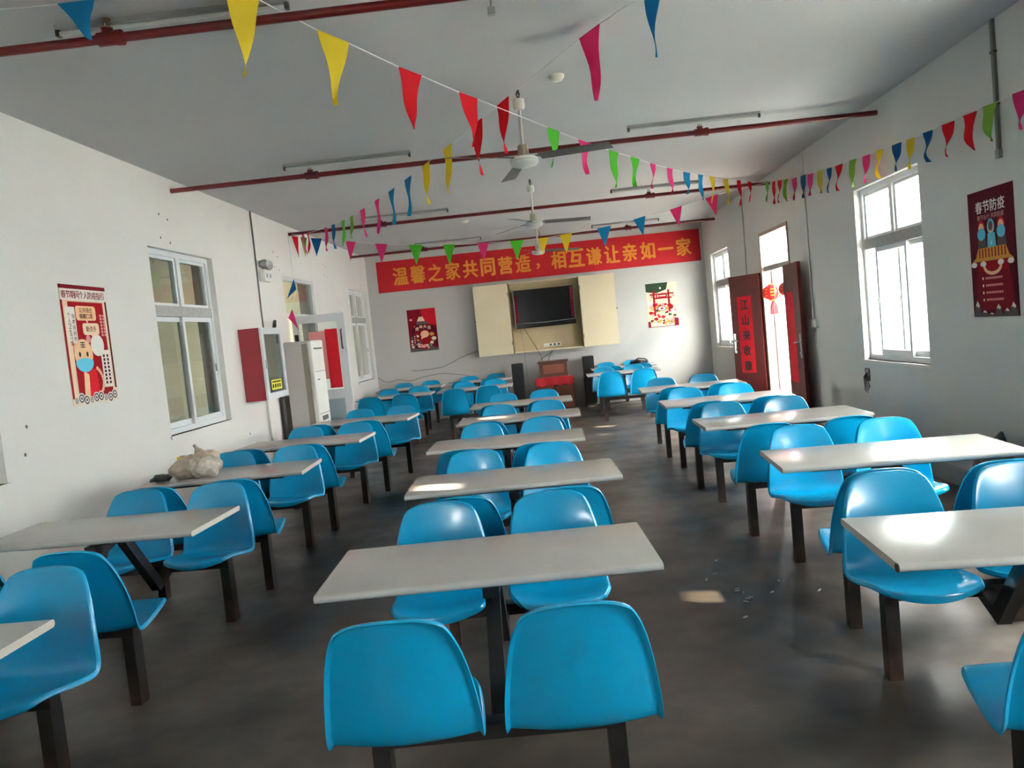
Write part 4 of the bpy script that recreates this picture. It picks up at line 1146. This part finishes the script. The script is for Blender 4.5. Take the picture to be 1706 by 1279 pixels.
# ------------------------------------------------------------------ lectern and loudspeakers
root = empty('lectern', (0.075, 15.2, 0)); tag(root, 'dark wooden lectern with a red cloth, below the television', 'lectern')
mb = MB(); mb.rbox(-0.37, 0.37, -0.22, 0.22, 0, 0.62, 'lectern_wood', 0.006); mb.build('base_cabinet', root)
mb = MB(); mb.rbox(-0.27, 0.27, -0.18, 0.2, 0.62, 0.94, 'lectern_wood', 0.005); mb.build('upper_box', root)
mb = MB(); mb.rbox(-0.295, 0.295, -0.22, 0.22, 0.94, 0.97, 'lectern_wood', 0.004); mb.build('desk_top', root)
mb = MB(); mb.box(-0.2, 0.2, -0.186, -0.181, 0.73, 0.9, 'lectern_front'); mb.build('front_panel', root)
mb = MB(); V = []
n = 14
for i in range(n + 1):
    u = -0.36 + 0.72 * i / n
    dz = 0.02 * math.sin(i * 1.9)
    V += [(u, -0.235 - 0.006 * math.sin(i * 1.3), 0.66 + dz * 0.3), (u, -0.238 - 0.012 * math.sin(i * 1.3), 0.50 + dz)]
mb.add(V, [(2 * i, 2 * i + 1, 2 * i + 3, 2 * i + 2) for i in range(n)], 'cloth_red')
mb.add([(-0.36, -0.235, 0.66), (0.36, -0.235, 0.66), (0.36, -0.19, 0.664), (-0.36, -0.19, 0.664)], [(0, 1, 2, 3)], 'cloth_red')
o = mb.build('red_cloth', root, smooth=True)
for s_ in (-1, 1):
    mb = MB(); mb.box(0.02 * s_, 0.34 * s_, -0.228, -0.221, 0.06, 0.48, 'lectern_front'); d = mb.build('cabinet_door', root)
    mb = MB(); mb.tube([(0.05 * s_, -0.235, 0.28), (0.05 * s_, -0.235, 0.36)], 0.006, 'steel', 6); mb.build('handle', d)
def speaker(x, y, lab):
    root = empty('loudspeaker', (x, y, 0)); tag(root, lab, 'loudspeaker', 'tower loudspeakers beside the lectern')
    mb = MB(); mb.rbox(-0.108, 0.108, -0.15, 0.15, 0.0, 0.98, 'speaker_black', 0.008); mb.build('box', root)
    mb = MB()
    for z, r in ((0.3, 0.085), (0.55, 0.085), (0.8, 0.04)):
        Mx = Matrix.Translation((0, -0.15, z)) @ Matrix.Rotation(PI / 2, 4, 'X')
        mb.lathe([(r, 0.0), (r, 0.006), (r * 0.9, 0.006), (r * 0.3, 0.001)], 'dark_grey', 20, Mx)
    mb.build('drivers', root, smooth=ANG)
    mb = MB(); mb.box(-0.1, 0.1, -0.159, -0.1575, 0.04, 0.94, 'black'); mb.build('grille', root)
speaker(-0.615, 15.1, 'black tower speaker left of the lectern')
speaker(0.765, 15.42, 'black tower speaker right of the lectern')

# ------------------------------------------------------------------ left wall fittings
root = empty('hydrant_cabinet', (XL, 8.75, 1.09)); tag(root, 'red fire hydrant cabinet with silver framed glass door on the left wall', 'cabinet')
D, Lh, Hh = 0.24, 0.70, 0.83
mb = MB(); mb.box(0.001, D, 0, Lh, 0, Hh, 'hydrant_red'); mb.build('box', root)
mb = MB(); f = 0.075
for (a, b, c_, d) in ((0, f, 0, Hh), (Lh - f, Lh, 0, Hh), (f, Lh - f, 0, f), (f, Lh - f, Hh - f, Hh)): mb.box(D, D + 0.025, a, b, c_, d, 'aluminium')
d_ = mb.build('door', root); d_['label'] = 'silver framed glass door'
mb = MB(); mb.box(D + 0.010, D + 0.014, f, Lh - f, f, Hh - f, 'glass'); mb.build('pane', d_)
mb = MB(); mb.box(D + 0.002, D + 0.008, f, Lh - f, f, Hh - f, 'dark_grey'); mb.build('inner_face', root)
mb = MB(); mb.box(D + 0.0145, D + 0.0165, f + 0.1, Lh - f - 0.12, f + 0.03, f + 0.145, 'yellow_label')
M = Matrix(((0, 0, 1, D + 0.0167), (1, 0, 0, 0), (0, 1, 0, 0), (0, 0, 0, 1)))
for q in range(4): mb.rect(f + 0.12 + q * 0.075, f + 0.17 + q * 0.075, f + 0.05, f + 0.095, 'ink', M, 1)
mb.rect(f + 0.12, Lh - f - 0.14, f + 0.112, f + 0.13, 'ink', M, 1)
o = mb.build('warning_label', root); o['label'] = 'yellow label with black print'
mb = MB(); mb.box(D + 0.025, D + 0.04, 0.025, 0.05, 0.36, 0.46, 'steel'); mb.build('lock', root)
# bent black hook and hose above/behind the cabinet
cable('black insulated hose running down the wall behind the hydrant cabinet', [(-3.36, 9.66, 1.96), (-3.40, 9.8, 2.02), (-3.43, 9.83, 1.9), (-3.44, 9.83, 1.4), (-3.44, 9.82, 0.8), (-3.44, 9.82, 0.1)], 0.022, 'cable_black', 'hose', 'hose')
cable('pair of thin white pipes under the hydrant cabinet', [(XL + 0.03, 9.36, 1.09), (XL + 0.03, 9.36, 0.8), (XL + 0.03, 9.37, 0.4), (XL + 0.03, 9.37, 0.0)], 0.018, 'paper_white', 'wall_pipe', 'pipe')
cable('thin grey conduit on the left wall above the hydrant cabinet', [(XL + 0.012, 9.56, ZC), (XL + 0.012, 9.56, 2.8), (XL + 0.012, 9.55, 2.4), (XL + 0.012, 9.54, 1.5)], 0.010, 'cable_grey', 'conduit', 'conduit', 'wall conduits')
root = empty('emergency_light', (XL, 9.78, 2.6)); tag(root, 'twin-headed emergency light high on the left wall', 'emergency light')
mb = MB(); mb.rbox(0.001, 0.075, -0.14, 0.14, -0.08, 0.07, 'paper_white', 0.008)
M = Matrix(((0, 0, 1, 0.0755), (1, 0, 0, 0), (0, 1, 0, 0), (0, 0, 0, 1)))
for q in (-0.06, 0.06): mb.rect(q - 0.03, q + 0.03, -0.03, 0.02, 'fitting_grey', M, 1)
mb.build('box', root, smooth=ANG)
for s_ in (-1, 1):
    mb = MB(); Mx = Matrix.Translation((0.05, s_ * 0.075, 0.135)) @ Matrix.Rotation(PI / 2, 4, 'Y') @ Matrix.Rotation(0.4 * s_, 4, 'X')
    mb.lathe([(0.03, -0.05), (0.05, -0.02), (0.062, 0.02), (0.062, 0.03), (0.05, 0.028), (0.01, 0.01)], 'fitting_grey', 18, Mx)
    mb.tube([(0.04, s_ * 0.075, 0.07), (0.04, s_ * 0.075, 0.1)], 0.012, 'fitting_grey', 8); mb.build('lamp_head', root, smooth=ANG)

root = empty('air_conditioner', (-3.36, 9.88, 0)); tag(root, 'tall white floor-standing air conditioner by the open glazed door', 'air conditioner')
mb = MB(); mb.rbox(0.0, 0.30, 0, 0.5, 0, 1.74, 'ac_grey', 0.012); mb.build('cabinet', root)
mb = MB(); mb.rbox(0.302, 0.37, 0.0, 0.5, 0.05, 1.74, 'ac_white', 0.02); fr_ = mb.build('front_panel', root)
mb = MB()
for z in (0.66, 0.78, 1.33): mb.box(0.3695, 0.3715, 0.03, 0.47, z, z + 0.006, 'dark_grey')
mb.box(0.3695, 0.3725, 0.12, 0.38, 0.69, 0.75, 'dark_grey'); mb.box(0.3695, 0.3715, 0.06, 0.44, 1.62, 1.64, 'dark_grey'); mb.box(0.3695, 0.3715, 0.1, 0.2, 1.22, 1.235, 'dark_grey'); mb.build('display', fr_)
mb = MB()
mb.box(0.235, 0.30, -0.002, 0.002, 0.06, 1.70, 'ac_seam')
for q in range(14): mb.box(0.245, 0.292, -0.006, -0.002, 0.16 + q * 0.03, 0.178 + q * 0.03, 'black')
mb.build('side_grille', root)

# ------------------------------------------------------------------ right wall fittings
mb = MB(); mb.rbox(XR - 0.025, XR - 0.001, 5.612, 5.642, 2.49, ZC - 0.001, 'old_metal', 0.003); mb.rbox(XR - 0.03, XR - 0.001, 5.605, 5.65, 2.44, 2.5, 'fitting_grey', 0.003)
for z in (2.8, 3.15): mb.box(XR - 0.028, XR - 0.001, 5.604, 5.65, z, z + 0.015, 'dark_grey')
o = mb.build('cable_trunking'); tag(o, 'dark metal cable trunking coming down beside the right wall poster', 'conduit')
root = empty('light_switch', (XR, 9.62, 1.33)); tag(root, 'white light switch box at the end of its conduit, by the near door leaf', 'light switch')
mb = MB(); mb.rbox(-0.035, -0.001, -0.13, 0.13, -0.05, 0.05, 'paper_white', 0.005); mb.build('box', root)
for q in (-0.065, 0.065):
    mb = MB(); mb.rbox(-0.041, -0.034, q - 0.045, q + 0.045, -0.035, 0.035, 'ac_white', 0.003); mb.build('rocker', root)
cable('slim white conduit leading down to the light switch', [(XR - 0.012, 9.61, ZC), (XR - 0.012, 9.61, 2.8), (XR - 0.012, 9.62, 2.0), (XR - 0.012, 9.62, 1.38)], 0.011, 'paper_white', 'conduit', 'conduit', 'wall conduits')
cable('slim white conduit behind the far door leaf on the right wall', [(XR - 0.012, 12.52, ZC), (XR - 0.012, 12.53, 2.8), (XR - 0.012, 12.55, 2.3), (XR - 0.012, 12.56, 1.4)], 0.011, 'paper_white', 'conduit', 'conduit', 'wall conduits')
root = empty('broken_socket', (XR, 8.14, 0.79)); tag(root, 'broken wall socket with dangling wires under the right window', 'socket')
mb = MB(); mb.box(-0.006, -0.001, -0.05, 0.06, -0.06, 0.07, 'dark_grey'); mb.box(-0.012, -0.006, -0.04, 0.02, 0.0, 0.06, 'sill_grey'); mb.build('back_box', root)
mb = MB()
for q in range(4):
    mb.tube([(-0.008, -0.03 + q * 0.025, 0.04 - q * 0.01), (-0.03, -0.02 + q * 0.02, -0.02), (-0.02, -0.04 + q * 0.03, -0.07 - 0.03 * q), (-0.012, -0.05 + q * 0.02, -0.12 - 0.02 * q)], 0.004, 'cable_black', 6)
mb.build('wires', root)
# grey sack leaning on the right wall
def blob(mb, c, rad, m, seed, amp=0.15, nu=40, nv=26, flat=None, fine=0.35):
    """lumpy, creased closed form sitting on a flat base"""
    V, Fc = [], []
    o = Vector((seed * 3.7, seed * 1.3, seed * 2.1))
    for j in range(nv + 1):
        ph = PI * j / nv
        for i in range(nu):
            th = 2 * PI * i / nu
            d = Vector((math.sin(ph) * math.cos(th), math.sin(ph) * math.sin(th), math.cos(ph)))
            k = 1 + amp * noise.noise(d * 1.6 + o) * 1.6 + amp * fine * (abs(noise.noise(d * 4.5 + o)) * 2 - 0.4) + amp * fine * 0.4 * noise.noise(d * 11 + o)
            q = Vector((c[0] + rad[0] * k * d.x, c[1] + rad[1] * k * d.y, c[2] + rad[2] * k * d.z))
            if flat is not None: q.z = max(q.z, flat)
            V.append(q)
    for j in range(nv):
        for i in range(nu):
            Fc.append((j * nu + i, (j + 1) * nu + i, (j + 1) * nu + (i + 1) % nu, j * nu + (i + 1) % nu))
    mb.add(V, Fc, m)
mb = MB(); blob(mb, (3.02, 5.5, 0.24), (0.13, 0.2, 0.25), 'dark_grey', 4, 0.12, flat=0.0)
mb.tube([(3.06, 5.58, 0.40), (3.07, 5.56, 0.48), (3.08, 5.54, 0.56)], [0.09, 0.055, 0.008], 'dark_grey', 10)
mb.tube([(3.08, 5.68, 0.36), (3.09, 5.69, 0.42), (3.1, 5.69, 0.48)], [0.05, 0.03, 0.006], 'dark_grey', 10)
o = mb.build('sack', smooth=True); tag(o, 'dark grey sack leaning on the right wall behind a table', 'sack')

# lanterns in the doorway
def lantern(loc, lab):
    root = empty('paper_lantern', loc); tag(root, lab, 'lantern', 'red lanterns hanging in the right doorway')
    V, Fc = [], []
    n, mm = 32, 12
    for j in range(mm + 1):
        ph = PI * (0.12 + 0.76 * j / mm)
        for i in range(n):
            th = 2 * PI * i / n
            rr = 0.155 * math.sin(ph) * (1.0 if i % 2 else 0.955)
            V.append((rr * math.cos(th), rr * math.sin(th), 0.112 * math.cos(ph)))
    for j in range(mm):
        for i in range(n): Fc.append((j * n + i, (j + 1) * n + i, (j + 1) * n + (i + 1) % n, j * n + (i + 1) % n))
    mb = MB(); mb.add(V, Fc, 'lantern_red')
    for a in (-2.6, -1.9, -1.2, 1.5, 2.6):                    # gold print
        for (ua, ub, za, zb) in ((-0.2, 0.2, 0.035, 0.05), (-0.2, 0.2, -0.005, 0.01), (-0.2, 0.2, -0.05, -0.035), (-0.04, 0.04, -0.05, 0.05)):
            W_ = []
            for z in (za, zb):
                for aa in (a + ua, a + ub): W_.append((0.158 * math.sqrt(max(0, 1 - (z / 0.118) ** 2)) * math.cos(aa), 0.158 * math.sqrt(max(0, 1 - (z / 0.118) ** 2)) * math.sin(aa), z))
            mb.add(W_, [(0, 1, 3, 2)], 'lantern_gold')
    mb.build('globe', root)
    mb = MB(); mb.lathe([(0.05, 0.1), (0.06, 0.1), (0.06, 0.118), (0.05, 0.118)], 'lantern_gold', 18); mb.lathe([(0.05, -0.118), (0.06, -0.118), (0.06, -0.1), (0.05, -0.1)], 'lantern_gold', 18); mb.build('rims', root)
    mb = MB(); mb.tube([(0, 0, 0.115), (0, 0, 0.33)], 0.003, 'ink', 6); mb.build('cord', root)
    mb = MB(); mb.tube([(0, 0, -0.11), (0, 0, -0.14)], 0.012, 'lantern_red', 8)
    for i in range(16):
        th = 2 * PI * i / 16
        mb.tube([(0.02 * math.cos(th), 0.02 * math.sin(th), -0.13), (0.05 * math.cos(th), 0.05 * math.sin(th), -0.2), (0.055 * math.cos(th), 0.055 * math.sin(th), -0.31)], 0.006, 'lantern_red', 5)
    mb.build('tassel', root)
lantern((3.26, 11.32, 1.785), 'red lantern with gold print hanging in the right doorway, fully visible')
lantern((3.29, 10.62, 1.80), 'red lantern half hidden behind the near door leaf')

# ------------------------------------------------------------------ things on the tables and the floor
zt = 0.7505
root = empty('plastic_bag', (-2.66, 5.62, zt)); tag(root, 'knotted brown plastic bag of goods on a left row table', 'bag')
mb = MB(); blob(mb, (-0.05, 0, 0.07), (0.135, 0.12, 0.085), 'bag_brown', 2, 0.2, flat=0.0, fine=0.2); mb.build('bag_body', root, smooth=True)
mb = MB(); blob(mb, (0.075, -0.03, 0.075), (0.125, 0.115, 0.085), 'bag_clear', 5, 0.16, flat=0.0, fine=0.25); o = mb.build('inner_bag', root, smooth=True); o['label'] = 'crinkled clear plastic bag'
mb = MB(); blob(mb, (0.07, 0.03, 0.125), (0.095, 0.07, 0.07), 'bag_brown', 7, 0.16, fine=0.2)
mb.tube([(0.02, 0.04, 0.16), (0.0, 0.05, 0.19), (-0.01, 0.05, 0.21), (-0.025, 0.05, 0.235)], [0.05, 0.028, 0.014, 0.012], 'bag_brown', 12); mb.build('knot', root, smooth=True)
mb = MB(); mb.rbox(-0.17, -0.10, 0.05, 0.12, 0.0, 0.16, 'bag_brown', 0.02); mb.box(-0.165, -0.13, 0.045, 0.05, 0.12, 0.155, 'yellow_label'); o = mb.build('packet', root); o['label'] = 'packet with a green and yellow label'
mb = MB(); blob(mb, (-2.90, 5.55, zt + 0.026), (0.07, 0.035, 0.028), 'bag_black', 8, 0.2, flat=zt); mb.tube([(-2.94, 5.53, zt + 0.018), (-2.975, 5.53, zt + 0.014)], 0.012, 'bag_black', 8)
o = mb.build('black_glove', smooth=True); tag(o, 'crumpled black glove-like item beside the plastic bag', 'glove')
root = empty('handbag', (1.70, 14.87, zt)); tag(root, 'slumped black bag on the farthest right table', 'bag')
mb = MB(); blob(mb, (0, 0, 0.04), (0.17, 0.11, 0.05), 'bag_black', 11, 0.25, flat=0.0); mb.build('bag_body', root, smooth=True)
mb = MB(); mb.tube([(-0.1, 0, 0.07), (-0.02, -0.04, 0.12), (0.1, -0.02, 0.1), (0.16, 0.02, 0.06)], 0.012, 'bag_black', 8); mb.build('strap', root, smooth=True)
rnd = random.Random(4)
for (x, y) in [(0.94, 4.96), (0.88, 4.71), (0.81, 4.62), (0.94, 4.42), (0.935, 4.385), (0.96, 4.35), (0.96, 4.25), (0.94, 4.21), (0.98, 4.27), (1.11, 4.32), (1.2, 4.49), (1.36, 4.29), (0.88, 3.99)]:
    mb = MB(); a = rnd.uniform(0, PI)
    d = Vector((math.cos(a), math.sin(a), 0)) * 0.014
    mb.tube([(-d.x, -d.y, 0.0045), (d.x, d.y, 0.0045)], 0.0045, 'paper_white', 8)
    o = mb.build('cigarette_end', loc=(x, y, 0.0)); tag(o, 'white cigarette end on the aisle floor right of the middle row', 'litter', 'cigarette ends on the floor')
